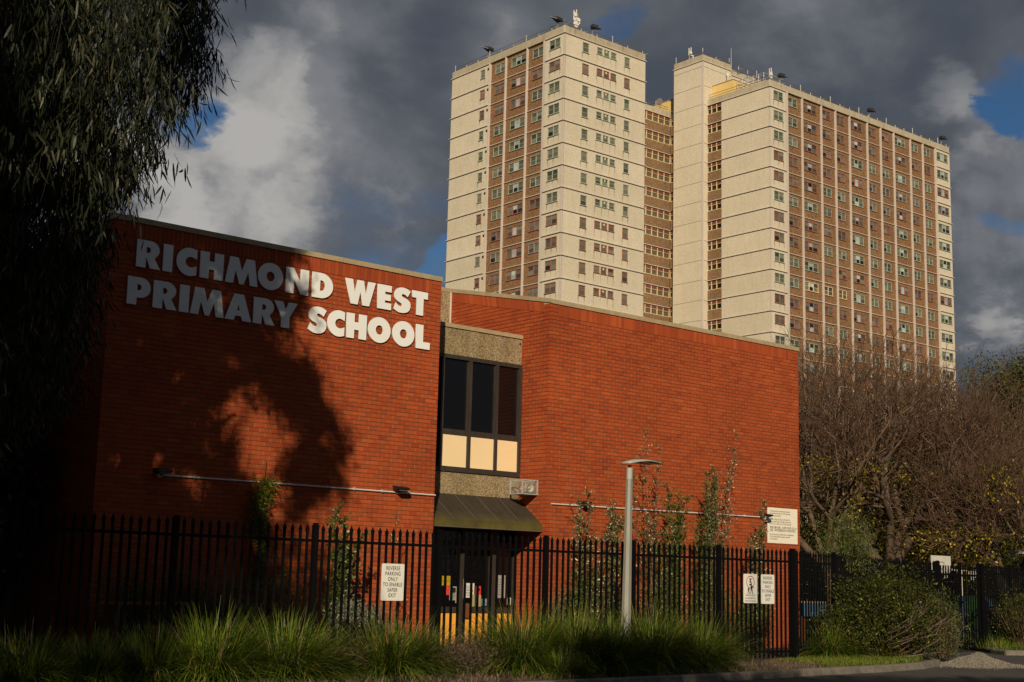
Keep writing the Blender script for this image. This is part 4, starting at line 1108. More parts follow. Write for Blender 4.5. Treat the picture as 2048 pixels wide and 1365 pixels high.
dishmast((135.0, 118.6, 68.05), 1.9, 'frame with two round dishes on the yellow plant room', [(0, 1.4, .36), (2.2, .45, .48)], 0, sc_=.85)
wm = MB().tube([(0, 0, 0), (0, 0, 4.5), (0, 0, 8.2)], [.09, .07, .03], 6).build('whip_antenna', 'galv', None, (138.6, 120.9, 66.5)); tag(wm, 'tall thin whip mast behind the yellow plant room', 'antenna')
sd = thing('satellite_dish', 'tilted mesh satellite dish on the low roof between the blocks', 'satellite dish', (131.9, 127.9, 65.9))
MB().tube([(0, 0, 0), (0, 0, 1.0)], .04, 6).build('mast', 'railgrey', sd)
MB().tube([(-.18, -.05, 1.1), (-.05, 0, 1.1), (.05, .02, 1.1)], [.52, .38, .1], 16).build('reflector', 'railgrey', sd)
yg = MB()
for i in range(6): yg.tube([(0, i * .9, 0), (0, i * .9, 2.1)], .05, 5)
for z in (1.1, 2.1): yg.tube([(0, 0, z), (0, 4.5, z)], .04, 5)
for i in range(5): yg.tube([(0, i * .9, 0), (0, (i + 1) * .9, 2.1)], .03, 4)
for i in range(6): yg.tube([(0, i * .9, 2.1), (4, i * .9, 2.1)], .04, 4)
tag(yg.build('roof_frame', 'galv', None, (135.0, 112.2, 65.7)), 'open galvanised steel frame beside the yellow plant room', 'frame')
# weather stains under sills: thin dirty drip marks
def drips():
    m, t, b = nmat('drip_stain')
    f = noise(t, 1.0, 5, 0.7, scl=(6, 6, .5)); tr = add(t, 'ShaderNodeBsdfTransparent'); mxs = add(t, 'ShaderNodeMixShader')
    b.inputs['Base Color'].default_value = (0.22, 0.16, 0.09, 1); b.inputs['Roughness'].default_value = .95
    uv = add(t, 'ShaderNodeTexCoord'); s = add(t, 'ShaderNodeSeparateXYZ'); t.links.new(uv.outputs['Generated'], s.inputs[0])
    r1 = ramp(t, f, [(0.38, (0, 0, 0)), (0.65, (.75, .75, .75))])
    mm = add(t, 'ShaderNodeMath', operation='MULTIPLY'); t.links.new(r1, mm.inputs[0]); t.links.new(s.outputs[2], mm.inputs[1])
    t.links.new(mm.outputs[0], mxs.inputs[0]); t.links.new(tr.outputs[0], mxs.inputs[1]); t.links.new(b.outputs[0], mxs.inputs[2])
    out = [n for n in t.nodes if n.type == 'OUTPUT_MATERIAL'][0]; t.links.new(mxs.outputs[0], out.inputs[0])
    return m
M['drip'] = drips()
DM = {}
def drip(face, u, zt, L, w, plane):
    key = (face, L, w)
    if key not in DM:
        DM[key] = (MB().poly([(0, 0, 0), (w, 0, 0), (w, 0, L), (0, 0, L)]) if face == 'F' else MB().poly([(0, w, 0), (0, 0, 0), (0, 0, L), (0, w, L)])).mesh('drip_stain', ['drip'])
    link('drip_stain', DM[key], tower, (u - TO[0], plane - TO[1], zt - L) if face == 'F' else (plane - TO[0], u - TO[1], zt - L))
for k in range(13):
    for u in (105.5, 106.42, 107.85, 108.95, 110.1, 111.0, 112.4, 113.3):
        zt = zk(k) - (1.58 if u in (105.5, 106.42, 112.4, 113.3) else 1.19); L = zt - zk(k + 1) - .12
        drip('F', u - .03, zt, round(L, 2), .16, AY0 - .005)
    for u in (115.75, 116.65, 117.6, 129.85, 130.65): drip('L', u, zk(k) - 1.55, .95, .16, A0 - .005)
for k in range(18):
    for u in (134.25, 135.2, 136.15): drip('F', u, zk(k) - 1.52, .98, .16, BY0 - .005)
for x_ in (A0 + 1.5, 108, 112): drip('F', x_, 65.97, .9, .3, AY0 - .004)

# ------------------------------------------------------------------ vegetation
def frames(d):
    d = d / np.linalg.norm(d, axis=1, keepdims=True)
    ref = rng.normal(size=d.shape); a = np.cross(d, ref); a /= np.linalg.norm(a, axis=1, keepdims=True)
    return d, a, np.cross(d, a)
def leaves(P_, Dir, L, Wd, curl=0.0, seg=1):
    """strip leaves starting at P_ along Dir; returns verts, faces"""
    n = len(P_); d, a, b = frames(Dir)
    L = np.broadcast_to(np.asarray(L, float), (n,)); Wd = np.broadcast_to(np.asarray(Wd, float), (n,))
    if seg == 1:   # diamond
        V = np.stack([P_, P_ + d * (L * .5)[:, None] + a * (Wd / 2)[:, None] + b * (Wd * .15)[:, None], P_ + d * L[:, None], P_ + d * (L * .5)[:, None] - a * (Wd / 2)[:, None] + b * (Wd * .15)[:, None]], 1).reshape(-1, 3)
        F = np.arange(n * 4).reshape(n, 4); return V, F
    V = []; c = np.asarray(curl)
    c = np.broadcast_to(c, (n,))
    for s in range(seg + 1):
        t = s / seg; wv = Wd * (math.sin(math.pi * (0.12 + 0.83 * t)) ** .8)
        ctr = P_ + d * (L * t)[:, None] + b * (c * L * t * t)[:, None]
        V += [ctr + a * (wv / 2)[:, None], ctr - a * (wv / 2)[:, None]]
    V = np.stack(V, 1).reshape(-1, 3); m = 2 * (seg + 1)
    F = np.concatenate([np.stack([np.arange(n) * m + 2 * s, np.arange(n) * m + 2 * s + 1, np.arange(n) * m + 2 * s + 3, np.arange(n) * m + 2 * s + 2], 1) for s in range(seg)])
    return V, F
def npmesh(name, VF, mats, parent=None, loc=None):
    V = np.concatenate([v for v, f in VF]); off = 0; Fs = []; MI = []
    for i, (v, f) in enumerate(VF): Fs.append(f + off); off += len(v); MI += [min(i, len(mats) - 1)] * len(f)
    me = bpy.data.meshes.new(name)
    F = np.concatenate(Fs); me.vertices.add(len(V)); me.vertices.foreach_set('co', V.astype(np.float32).ravel())
    me.loops.add(F.size); me.loops.foreach_set('vertex_index', F.astype(np.int32).ravel())
    me.polygons.add(len(F)); me.polygons.foreach_set('loop_start', np.arange(0, F.size, F.shape[1], dtype=np.int32))
    for m in mats: me.materials.append(M[m])
    me.polygons.foreach_set('material_index', np.array(MI, dtype=np.int32)); me.update(calc_edges=True); me.validate()
    return link(name, me, parent, loc)
def prisms(segs, k=3):
    """segs: array rows p0 p1 r0 r1"""
    A = np.array(segs, float); p0, p1, r0, r1 = A[:, 0:3], A[:, 3:6], A[:, 6], A[:, 7]
    d, a, b = frames(p1 - p0); V = []
    for p, r in ((p0, r0), (p1, r1)):
        for j in range(k):
            t = 2 * math.pi * j / k; V.append(p + (a * math.cos(t) + b * math.sin(t)) * r[:, None])
    V = np.stack(V, 1).reshape(-1, 3); n = len(A); m = 2 * k
    F = np.concatenate([np.stack([np.arange(n) * m + j, np.arange(n) * m + (j + 1) % k, np.arange(n) * m + k + (j + 1) % k, np.arange(n) * m + k + j], 1) for j in range(k)])
    return V, F
def inpoly(x, y, poly):
    x = np.asarray(x); y = np.asarray(y); r = np.zeros(x.shape, bool); n = len(poly)
    for i in range(n):
        x0, y0 = poly[i]; x1, y1 = poly[(i + 1) % n]
        c = ((y0 > y) != (y1 > y)) & (x < (x1 - x0) * (y - y0) / (y1 - y0 + 1e-12) + x0); r ^= c
    return r
def sun_on_wall(Pt):
    t = (D - Pt[:, 1]) / SUNDIR[1]; return Pt + SUNDIR * t[:, None]
SHADE = [(120, 300), (597, 480), (585, 560), (600, 600), (588, 652), (520, 665), (595, 720), (640, 760), (688, 850), (700, 905), (690, 960), (640, 1000), (600, 1040), (565, 1060), (545, 1130), (590, 1180), (560, 1290), (480, 1400), (100, 1500)]
GAP = [(425, 825), (450, 780), (495, 765), (560, 790), (604, 850), (588, 895), (572, 930), (580, 1000), (560, 1060), (520, 1050), (495, 960), (470, 900), (430, 870)]
def keep_shade(Pt, jitter=6):
    q = sun_on_wall(Pt); x, y, w = proj(q); x0_ = x; x = x + rng.normal(0, jitter, len(x)) + 13 * np.sin(y / 21 + 1) + 8 * np.sin(y / 8.5 + x0_ / 40); y = y + rng.normal(0, jitter, len(x)) + 11 * np.sin(x0_ / 19) + 7 * np.sin(x0_ / 8)
    k = inpoly(x, y, SHADE) & ~inpoly(x + rng.normal(0, 11, len(x)), y + rng.normal(0, 11, len(x)), GAP)
    for cx, cy, r_ in ((262, 925, 16), (345, 935, 22), (385, 985, 24), (300, 965, 12), (250, 1035, 14), (355, 1030, 12), (290, 1085, 9), (405, 850, 12), (443, 546, 19), (336, 536, 14), (400, 590, 14), (436, 592, 15), (385, 498, 12), (380, 487, 8), (572, 570, 18), (556, 625, 17), (440, 490, 7), (345, 765, 24), (375, 815, 26), (325, 925, 28), (392, 975, 32), (250, 915, 22), (415, 900, 20), (238, 1040, 20), (305, 1065, 16), (455, 720, 20), (640, 880, 16), (520, 1110, 22), (290, 690, 14)):
        k &= ~(((x - cx) ** 2 + (y - cy) ** 2) < r_ * r_)
    return k | (x < 120) | (q[:, 0] < XL)
def at_world(a, t, z):   # a across the sun's path, t along it
    return np.stack([a * h_[1] + t * h_[0], -a * h_[0] + t * h_[1], z], -1)
# --- gum tree, hanging sickle leaves
GUMVIEW = [(-400, -2000), (428, -2000), (432, 60), (426, 160), (396, 200), (352, 228), (338, 282), (290, 322), (266, 368), (214, 396), (202, 405), (214, 440), (204, 515), (182, 545), (176, 610), (160, 680), (135, 740), (95, 820), (-60, 880), (-400, 1000)]
gum = thing('gum_tree', 'large dark eucalyptus with drooping sickle leaves filling the upper left', 'tree', (5.2, 18.3, 0.1))
N = 90000
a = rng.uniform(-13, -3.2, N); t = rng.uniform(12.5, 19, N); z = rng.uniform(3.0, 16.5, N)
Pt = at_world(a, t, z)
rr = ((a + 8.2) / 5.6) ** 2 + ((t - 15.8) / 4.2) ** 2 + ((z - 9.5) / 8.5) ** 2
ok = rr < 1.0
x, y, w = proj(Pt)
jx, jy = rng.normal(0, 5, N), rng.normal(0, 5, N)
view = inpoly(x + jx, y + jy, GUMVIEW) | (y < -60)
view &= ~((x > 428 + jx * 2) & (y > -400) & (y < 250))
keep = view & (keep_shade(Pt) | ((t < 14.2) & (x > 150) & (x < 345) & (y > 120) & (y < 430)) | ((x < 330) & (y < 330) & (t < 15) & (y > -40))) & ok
# let small chinks of sky through, as between sprays
ch = np.sin(Pt[:, 0] * 4.1 + Pt[:, 2] * 2.3) + np.sin(Pt[:, 2] * 5.2 - Pt[:, 1] * 3.7) + np.sin(Pt[:, 0] * 2.2 - Pt[:, 1] * 4.9)
keep &= (ch < 1.9)
C = Pt[keep]
print('gum sprays', len(C))
def sprays(C, nper, L, Wd, drop, twigs=True):
    n = len(C); base = np.repeat(C, nper, 0); k = np.tile(np.arange(nper), n)
    dr = np.repeat(rng.normal(size=(n, 3)) * [.5, .5, .2] + [0, 0, -.55], nper, 0)
    p = base + dr * (k[:, None] / nper) * drop + rng.normal(0, .025, base.shape)
    dd = dr * .3 + rng.normal(0, .33, base.shape) + [0, 0, -1.0]
    return p, dd
p, dd = sprays(C, 8, .17, .02, .5)
ex_ = ~keep_shade(C, 4); kl = keep_shade(p + dd * .06, 3) | np.repeat(ex_, 8); p = p[kl]; dd = dd[kl]
v1 = leaves(p, dd, rng.uniform(.12, .21, len(p)), rng.uniform(.015, .026, len(p)), rng.normal(0, .28, len(p)), 3)
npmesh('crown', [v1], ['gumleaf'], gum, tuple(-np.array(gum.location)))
tw = []
for i in range(0, len(C), 3):
    q = C[i]; tw.append([*(q + [rng.normal(0, .15), rng.normal(0, .15), .45]), *q, .006, .004])
    tw.append([*q, *(q + rng.normal(0, .08, 3) + [0, 0, -.4]), .004, .002])
npmesh('twig', [prisms(tw)], ['gumleaf'], gum, tuple(-np.array(gum.location)))
gt_ = MB()
gb = np.array([5.2, 18.3, 0.1]); 
gt_.tube([gb, gb + [.1, -.1, 2.5], gb + [.0, -.5, 5], gb + [.3, -1.2, 8], gb + [.2, -1.6, 11.5], gb + [.5, -2, 14.5]], [.42, .34, .28, .2, .13, .05], 10)
for s, e in (((.0, -.5, 5), (1.9, -1.2, 8.2)), ((.1, -.7, 6), (-2.6, 1.0, 9.5)), ((.2, -.9, 7), (1.4, -3.2, 10.5)), ((.3, -1.2, 8), (2.4, -2.4, 11.5)), ((0, -.3, 4), (-1.6, 1.6, 7)), ((.2, -1.5, 10), (-1.8, -3, 13)), ((.0, -.4, 4.5), (-2.4, -2.2, 8))):
    s = gb + s; e = gb + e; m_ = (s + e) / 2 + [0, 0, .4]; gt_.tube([s, m_, e], [.13, .09, .03], 7)
gt_.build('trunk', 'gumbark', gum, tuple(-gb))
def side_tree(x_, y_, rx, rz, cz, n, lab):  # trees added to block sky light and darken the left end wall
    root = thing('dense_tree', lab, 'tree', (x_, y_, .1)); u = rng.normal(size=(n, 3)); u /= np.linalg.norm(u, axis=1, keepdims=True)
    c = u * (rng.uniform(.2, 1, n) ** .4)[:, None] * [rx, rx, rz] + [0, 0, cz]; c = c[(c[:, 2] > .3) & (c[:, 0] < XL - x_ - .1)]; Q = np.repeat(c, 8, 0) + rng.normal(0, .22, (len(c) * 8, 3)); Q = Q[Q[:, 0] < XL - x_ - .05]
    npmesh('crown', [leaves(Q, rng.normal(size=Q.shape) + [0, 0, -.4], rng.uniform(.12, .26, len(Q)), .08)], ['gumleaf'], root)
    MB().tube([(0, 0, 0), (.1, 0, cz), (0, .1, cz + rz * .6)], [.2, .13, .04], 8).build('trunk', 'bark', root)
side_tree(7.2, 26.2, 2.9, 4.0, 3.6, 4200, 'dense tree added against the left end wall to keep sky light off it')
side_tree(6.0, 31.5, 3.6, 4.6, 4.2, 3600, 'tree added further back beside the left end wall to block sky light')
side_tree(3.2, 22.2, 2.3, 3.6, 3.4, 2600, 'shrubby tree added at the left edge behind the fence to block sky light')
# --- unseen trees behind the viewer, crowns cut to shape shade on gum, wall, foreground
def cluster_tree(name, label, cat, base, centre, rad, n, lsz, mat, cull=None, trunk_r=.3, clump=.35, bark='bark', lumps=0):
    root = thing(name, label, cat, tuple(base))
    c = np.array(centre); u = rng.normal(size=(n, 3)); u /= np.linalg.norm(u, axis=1, keepdims=True)
    Pt = c + u * (rng.uniform(0.25, 1, n) ** .4)[:, None] * rad
    if lumps:
        lu = rng.normal(size=(lumps, 3)); lu /= np.linalg.norm(lu, axis=1, keepdims=True); lc = c + lu * np.array(rad) * rng.uniform(.45, .95, (lumps, 1))
        k = rng.integers(0, lumps, n); ls_ = rng.uniform(.22, .42, lumps)[k] * min(rad)
        Pt = lc[k] + u * (rng.uniform(0.2, 1, n) ** .4)[:, None] * ls_[:, None] * np.array([1.15, 1.15, .8])
    Pt = Pt[Pt[:, 2] > base[2] + 1.0]
    if cull is not None: Pt = Pt[cull(Pt)]
    per = 7; Q = np.repeat(Pt, per, 0) + rng.normal(0, clump, (len(Pt) * per, 3))
    if cull is not None: Q = Q[cull(Q)]
    V = leaves(Q, rng.normal(size=Q.shape), rng.uniform(.6, 1.2, len(Q)) * lsz, rng.uniform(.6, 1.2, len(Q)) * lsz * .5)
    b = np.array(base, float)
    npmesh('crown', [V], [mat], root, tuple(-b))
    tr = MB(); tr.tube([b, b + (c - b) * .5 + [.1, 0, 0], c], [trunk_r, trunk_r * .7, trunk_r * .3], 9)
    for i in range(10):
        e = c + rng.normal(size=3) * np.array(rad) * .45; s = b + (c - b) * rng.uniform(.4, .9); tr.tube([s, (s + e) / 2 + [0, 0, .2], e], [trunk_r * .4, trunk_r * .25, trunk_r * .08], 5)
    tr.build('trunk', bark, root, tuple(-b)) if not lumps else MB().tube([b, (b + c) / 2, c], [trunk_r, trunk_r * .7, trunk_r * .3], 8).build('trunk', bark, root, tuple(-b))
    return root
def w3(a, t, z): return tuple(at_world(np.array(a), np.array(t), np.array(z)))
def cull_back(Pt):
    k = keep_shade(Pt, 5)
    a_ = Pt[:, 0] * h_[1] - Pt[:, 1] * h_[0]
    return k & (a_ < -4.0)
cluster_tree('street_tree', 'tall leafy tree left of the viewer, seen only by its shade on the school wall', 'tree', w3(-8.6, 1.0, 0), w3(-8.6, 1.0, 15.5), (4.4, 4.4, 7.0), 7200, .20, 'evergreen', cull_back, .4, .3)
def cull_fore(Pt):
    a_ = Pt[:, 0] * h_[1] - Pt[:, 1] * h_[0]; t_ = Pt[:, 0] * h_[0] + Pt[:, 1] * h_[1]; b_ = Pt[:, 2] + t_ * math.tan(SUN_EL)
    lim = np.interp(a_, [-9, -5.35, -5.1, -1.0, -.3, .25, .9, 1.9, 2.7, 3.3, 4.0, 6, 12, 20], [12.6, 12.2, 8.1, 8.1, 8.9, 11.2, 11.6, 12.0, 11.8, 11.3, 11.6, 12.3, 12.5, 12.6])
    return b_ < lim + rng.normal(0, .04, len(a_))
for i, (aa, lab) in enumerate(((-6.5, 'round leafy tree behind the viewer shading the left kerb'), (-1.2, 'round leafy tree behind the viewer shading the near car park'), (3.6, 'round leafy tree behind the viewer shading the strap leaf clumps'),
                               (9.0, 'round leafy tree behind the viewer shading the right car park'), (15, 'round leafy tree far right behind the viewer'))):
    cluster_tree('street_tree', lab, 'tree', w3(aa, -4, 0), w3(aa, -4, 9.5), (3.6, 3.6, 6.4), 2600, .28, 'evergreen', cull_fore, .3, .35)

# --- strap leaf clumps along the fence
def clump(cx, cy, r, Hh, n, label, group='strap leaf clumps in front of the fence', mats=('blade',), spread=.95, wd=.012):
    root = thing('strap_leaf_clump', label, 'grass clump', (cx, cy, .1), group)
    an = rng.uniform(0, 2 * math.pi, n); rad = r * .55 * rng.uniform(0, 1, n) ** .42
    P0 = np.stack([rad * np.cos(an), rad * np.sin(an) * .8, np.zeros(n)], 1)
    L = Hh * rng.uniform(.6, 1.22, n); lean = spread * (rad / (r * .55)) * rng.uniform(.25, 1.5, n) + rng.normal(0, .14, n)
    an2 = an + rng.normal(0, .6, n)
    V = []; seg = 5; hd = np.stack([np.cos(an2), np.sin(an2), np.zeros(n)], 1); side = np.stack([-np.sin(an2), np.cos(an2), np.zeros(n)], 1)
    tw_ = rng.normal(0, .5, n); side = side * np.cos(tw_)[:, None] + np.array([0, 0, 1]) * np.sin(tw_)[:, None] * .3
    droop = rng.uniform(.15, 1.1, n) ** 1.2
    bent = rng.uniform(0, 1, n) < .14; droop = np.where(bent, rng.uniform(1.1, 1.7, n), droop)
    for s in range(seg + 1):
        t = s / seg; th = lean + droop * t * 1.6
        if s == 0: ctr = P0.copy()
        else: ctr = ctr + (hd * np.sin(th)[:, None] + np.array([0, 0, 1]) * np.cos(th)[:, None]) * (L / seg)[:, None]
        wv = wd * (1 - t ** 3 * .85) * rng.uniform(.8, 1.2)
        V += [ctr + side * wv / 2, ctr - side * wv / 2]
    V = np.stack(V, 1).reshape(-1, 3); m = 2 * (seg + 1)
    V[:, 2] = np.maximum(V[:, 2], .005)
    F = np.concatenate([np.stack([np.arange(n) * m + 2 * s, np.arange(n) * m + 2 * s + 1, np.arange(n) * m + 2 * s + 3, np.arange(n) * m + 2 * s + 2], 1) for s in range(seg)])
    npmesh('blades', [(V, F)], list(mats), root)
    return root
CL = [(45, 17.9, .7, .75, 'darkest clump at the far left under the gum tree'), (190, 18.0, .6, .70, 'shaded clump second from the left edge'), (310, 18.0, .5, .80, 'half shaded clump below the leftmost fence post in view'),
      (425, 17.8, .66, 1.05, 'broad sunlit clump between the first two fence posts'), (572, 17.8, .66, 1.0, 'full sunlit clump left of the second fence post'), (650, 18.1, .45, .75, 'small clump at the foot of the second fence post'),
      (782, 17.9, .60, 1.0, 'clump under the left parking sign'), (850, 18.3, .40, .8, 'short clump at the left edge of the entrance'), (1045, 17.9, .78, 1.15, 'large bright clump right of the yellow door panels'),
      (1150, 17.8, .75, 1.08, 'bright clump just left of the lamp post'), (1215, 17.5, .6, 1.0, 'clump wrapped round the foot of the lamp post'), (1305, 17.7, .78, 1.12, 'clump right of the lamp post with a dark round shadow'),
      (1395, 17.7, .7, 1.0, 'clump below the speed sign with its lower half in shadow'), (1120, 17.0, .4, .45, 'low sunny tuft on the kerb edge'), (985, 18.2, .5, .8, 'clump before the right hand door'), (1660, 19.0, .25, .95, 'thin tan feather grass right of the school corner')]
for px_, Y_, r_, H_, lab in CL:
    q = on_y(px_, 1290, Y_); clump(q[0], Y_, r_, H_, int(3200 * r_ / .7), lab)
for px_, lab in ((900, 'dry brown feathery shrub before the doors'), (940, 'low dry brown shrub right of the feathery one'), (700, 'small dry tangle between two clumps')):
    q = on_y(px_, 1310, 17.9); root = thing('dry_shrub', lab, 'shrub', (q[0], 17.9, .1), 'dry shrubs among the strap leaf clumps')
    n = 2600 if px_ > 800 else 900; c = rng.normal(size=(n, 3)) * [.26, .2, .14] + [0, 0, .28]; c[:, 2] = np.abs(c[:, 2])
    npmesh('twigs', [leaves(c, rng.normal(size=c.shape) + [0, 0, .8], rng.uniform(.04, .12, n), .008)], ['dry'], root)
# weeds and short grass
def turfpatch(poly_pts, n, Hh, label, mat='blade', z=.1):
    xs = [p[0] for p in poly_pts]; ys = [p[1] for p in poly_pts]
    X = rng.uniform(min(xs), max(xs), n * 3); Y = rng.uniform(min(ys), max(ys), n * 3); k = inpoly(X, Y, poly_pts); X, Y = X[k][:n], Y[k][:n]; n = len(X)
    P0 = np.stack([X, Y, np.full(n, z)], 1); dn = np.sin(X * 1.7) * np.sin(Y * 2.3 + X) * .3 + .8
    V = leaves(P0, rng.normal(size=(n, 3)) * .35 + [0, 0, 1], rng.uniform(.4, 1.2, n) * Hh * dn, .010, rng.normal(0, .3, n), 2)
    o = npmesh('grass', [V], [mat]); tag(o, label, kind='stuff')
turfpatch([(22.5, 17.2), (26.0, 17.6), (28.3, 18.9), (28.8, 21), (23, 19)], 16000, .13, 'green weeds and grass along the kerb under the bush', 'vine')
turfpatch([(34.3, 20.4), (36, 20.1), (60, 21.5), (60, 26), (36, 24)], 16000, .4, 'long grass on the verge right of the driveway', 'blade')
turfpatch([(8, 16.2), (18.5, 16.5), (23, 17.1), (23, 19), (8, 19)], 9000, .12, 'thin grass and litter among the clumps', 'dry')
# gravel heap
gc = np.array(on_y(1918, 1335, 17.9)); 
def heap():
    n = 46; V = []; F = []
    for j in range(n):
        for i in range(n):
            u, v = (i / (n - 1) * 2 - 1), (j / (n - 1) * 2 - 1); x_, y_ = u * 1.35, v * 1.0
            r2 = (u ** 2 + v ** 2); z_ = .27 * math.exp(-r2 * 3.4) * (1 + .25 * math.sin(5 * u + 3 * v) + .12 * math.sin(11 * u - 6 * v)) - .012
            V.append((x_, y_, z_ + rng.uniform(-.012, .012)))
    for j in range(n - 1):
        for i in range(n - 1): F.append((j * n + i, j * n + i + 1, (j + 1) * n + i + 1, (j + 1) * n + i))
    o = mesh_obj('gravel_heap', V, F, ['gravel'], None, loc=(28.6, 17.75, 0.0)); o.scale = (.88, .88, .82)
    m = 9000; u = rng.normal(0, .46, (m, 2)); r2 = (u ** 2).sum(1); zz = .27 * np.exp(-r2 * 3.4) * (1 + .25 * np.sin(5 * u[:, 0] + 3 * u[:, 1]) + .12 * np.sin(11 * u[:, 0] - 6 * u[:, 1]))
    Pp = np.stack([28.6 + u[:, 0] * 1.35, 17.75 + u[:, 1] * 1.0, zz + .0], 1)
    st = prisms(np.concatenate([Pp, Pp + rng.normal(0, .014, Pp.shape), np.full((m, 1), .013), np.full((m, 1), .006)], 1), 4)
    o2 = npmesh('gravel_stones', [st], ['gravel'], o, (-28.6, -17.75, 0))
    tag(o, 'heap of pale gravel on the asphalt at the end of the kerb', 'gravel heap', kind='stuff'); o2['kind'] = 'stuff'
heap()
# --- saplings between the fence and the wall
def sapling(px_, topy, Yp, stems, spread, nl, lsz, mat, label, z0=.1, leafstart=.25, dens=1.0, ratio=.35):
    q = on_y(px_, topy, Yp); Ht = q[2] - z0; base = np.array([q[0], Yp, z0])
    root = thing('sapling', label, 'sapling', tuple(base), 'saplings in front of the school wall')
    segs = []; LP = []; LD = []
    for s in range(stems):
        tipx = rng.normal(0, spread); h = Ht * (1 if s == 0 else rng.uniform(.6, .98)); b0 = rng.normal(0, .06, 2)
        mid = np.array([b0[0] + tipx * .25, b0[1], h * .5]); tip = np.array([b0[0] + tipx, b0[1] + rng.normal(0, .12), h])
        pts = [np.array([b0[0], b0[1], 0])] + [(1 - u) ** 2 * np.array([b0[0], b0[1], 0]) + 2 * u * (1 - u) * mid + u * u * tip + rng.normal(0, .012, 3) for u in np.linspace(.1, 1, 10)]
        for i in range(10): segs.append([*pts[i], *pts[i + 1], .014 * (1 - i / 11) + .003, .014 * (1 - (i + 1) / 11) + .003])
        nt_ = int(nl / stems / 9)
        for j in range(nt_):
            u = rng.uniform(leafstart, 1); i = min(9, int(u * 10)); p0 = pts[i] + (pts[i + 1] - pts[i]) * (u * 10 - i)
            dr = rng.normal(size=3) * [.8, .8, .35] + [0, 0, .75]; dr /= np.linalg.norm(dr); L = rng.uniform(.10, .38) * (1.15 - .75 * u) * (1 + 1.4 * spread)
            p1 = p0 + dr * L; segs.append([*p0, *p1, .004, .002])
            for m_ in range(9):
                f_ = (m_ + 1) / 9; LP.append(p0 + dr * L * f_); LD.append(dr * .7 + rng.normal(0, .6, 3))
    npmesh('stem', [prisms(segs, 5)], ['dry'], root)
    LP = np.array(LP); LD = np.array(LD)
    lsz *= 1.3; npmesh('leaves', [leaves(LP, LD, rng.uniform(.6, 1.2, len(LP)) * lsz, rng.uniform(.7, 1.2, len(LP)) * lsz * ratio)], [mat], root)
sapling(1185, 985, 22.2, 6, .34, 3600, .06, 'silver', 'silver tipped sapling left of the lamp post below the floodlight')
sapling(1225, 1005, 22.1, 4, .26, 2200, .065, 'silver', 'leaning silver leaved sapling directly behind the lamp post')
sapling(1298, 866, 22.3, 5, .26, 2000, .05, 'silver', 'tall thin sapling with silvery tips right of the lamp head', leafstart=.45)
sapling(1342, 972, 22.2, 6, .30, 5200, .065, 'olive', 'dense green sapling right of the tall thin one')
sapling(1408, 940, 22.3, 4, .18, 3600, .055, 'olive', 'slim olive sapling left beside the tallest one')
sapling(1428, 868, 22.3, 7, .34, 4600, .045, 'silver', 'tallest bushy sapling left of the speed sign', leafstart=.52)
sapling(1516, 1000, 22.3, 4, .18, 2400, .065, 'silver', 'sapling with white backed leaves beside the police notice')
sapling(672, 1022, 22.3, 5, .26, 2800, .075, 'olive', 'dark leaved sapling right of the second fence post')
sapling(786, 1022, 22.4, 2, .06, 150, .05, 'silver', 'spindly single stemmed sapling above the left parking sign')
def bush(cx, cy, cz, rad, n, lsz, mat, label, name='shrub', cat='shrub', per=8, clump=.07, ratio=.4, twig=True, up=.3, group=None, z0=.1):
    root = thing(name, label, cat, (cx, cy, z0), group)
    u = rng.normal(size=(n, 3)); u /= np.linalg.norm(u, axis=1, keepdims=True); rr_ = rng.uniform(.2, 1, n) ** .45
    lump = 1 + .24 * np.sin(u[:, 0] * 6 + u[:, 2] * 5 + cx) + .18 * np.sin(u[:, 0] * 11 - u[:, 2] * 9 + cy)
    c = np.array([0, 0, cz - z0]) + u * (rr_ * lump)[:, None] * np.array(rad); c = c[c[:, 2] > .02]
    Q = np.repeat(c, per, 0) + rng.normal(0, clump, (len(c) * per, 3)); Q[:, 2] = np.maximum(Q[:, 2], .02)
    npmesh('leaves', [leaves(Q, rng.normal(size=Q.shape) + [0, 0, up], rng.uniform(.6, 1.25, len(Q)) * lsz, rng.uniform(.7, 1.2, len(Q)) * lsz * ratio)], [mat], root)
    if twig:
        st = [];
        for i in range(min(len(c), 260)):
            e = c[i]; s = np.array([e[0] * .12, e[1] * .12, 0]); m_ = (s + e) / 2 + rng.normal(0, .06, 3); st += [[*s, *m_, .013, .008], [*m_, *e, .008, .003]]
        npmesh('stems', [prisms(st, 4)], ['twig'], root)
    return root
for px_, w_, h_b, lab in ((1110, .35, .95, 'grey saltbush left of the lamp post against the brick'), (1180, .35, .6, 'low grey saltbush under the silver sapling')):
    q = on_y(px_, 1200, 22.4); bush(q[0], 22.4, .65, (w_, .3, h_b * .75), 700, .045, 'saltbush', lab, per=7, ratio=.3, group='grey saltbushes at the wall foot')
for px_, w_, h_b, lab in ((1240, .55, .95, 'dark green shrub at the wall foot behind the lamp post'), (1330, .65, 1.05, 'white flecked green shrub under the dense sapling'), (1425, .6, 1.1, 'dark shrub at the foot of the tallest sapling'), (1505, .45, .9, 'green shrub low behind the speed sign'),
                    (1150, .45, .9, 'leafy shrub between the saltbush and the lamp post'), (735, .3, .28, 'small pale shrub behind the left parking sign'), (690, .25, .4, 'low silver shrub by the second fence post')):
    q = on_y(px_, 1200, 22.1); bush(q[0], 22.1, .75, (w_, .4, h_b), int(500 + 700 * h_b), .055, 'olive' if px_ > 740 else 'saltbush', lab, per=8, group='low shrubs at the wall foot')
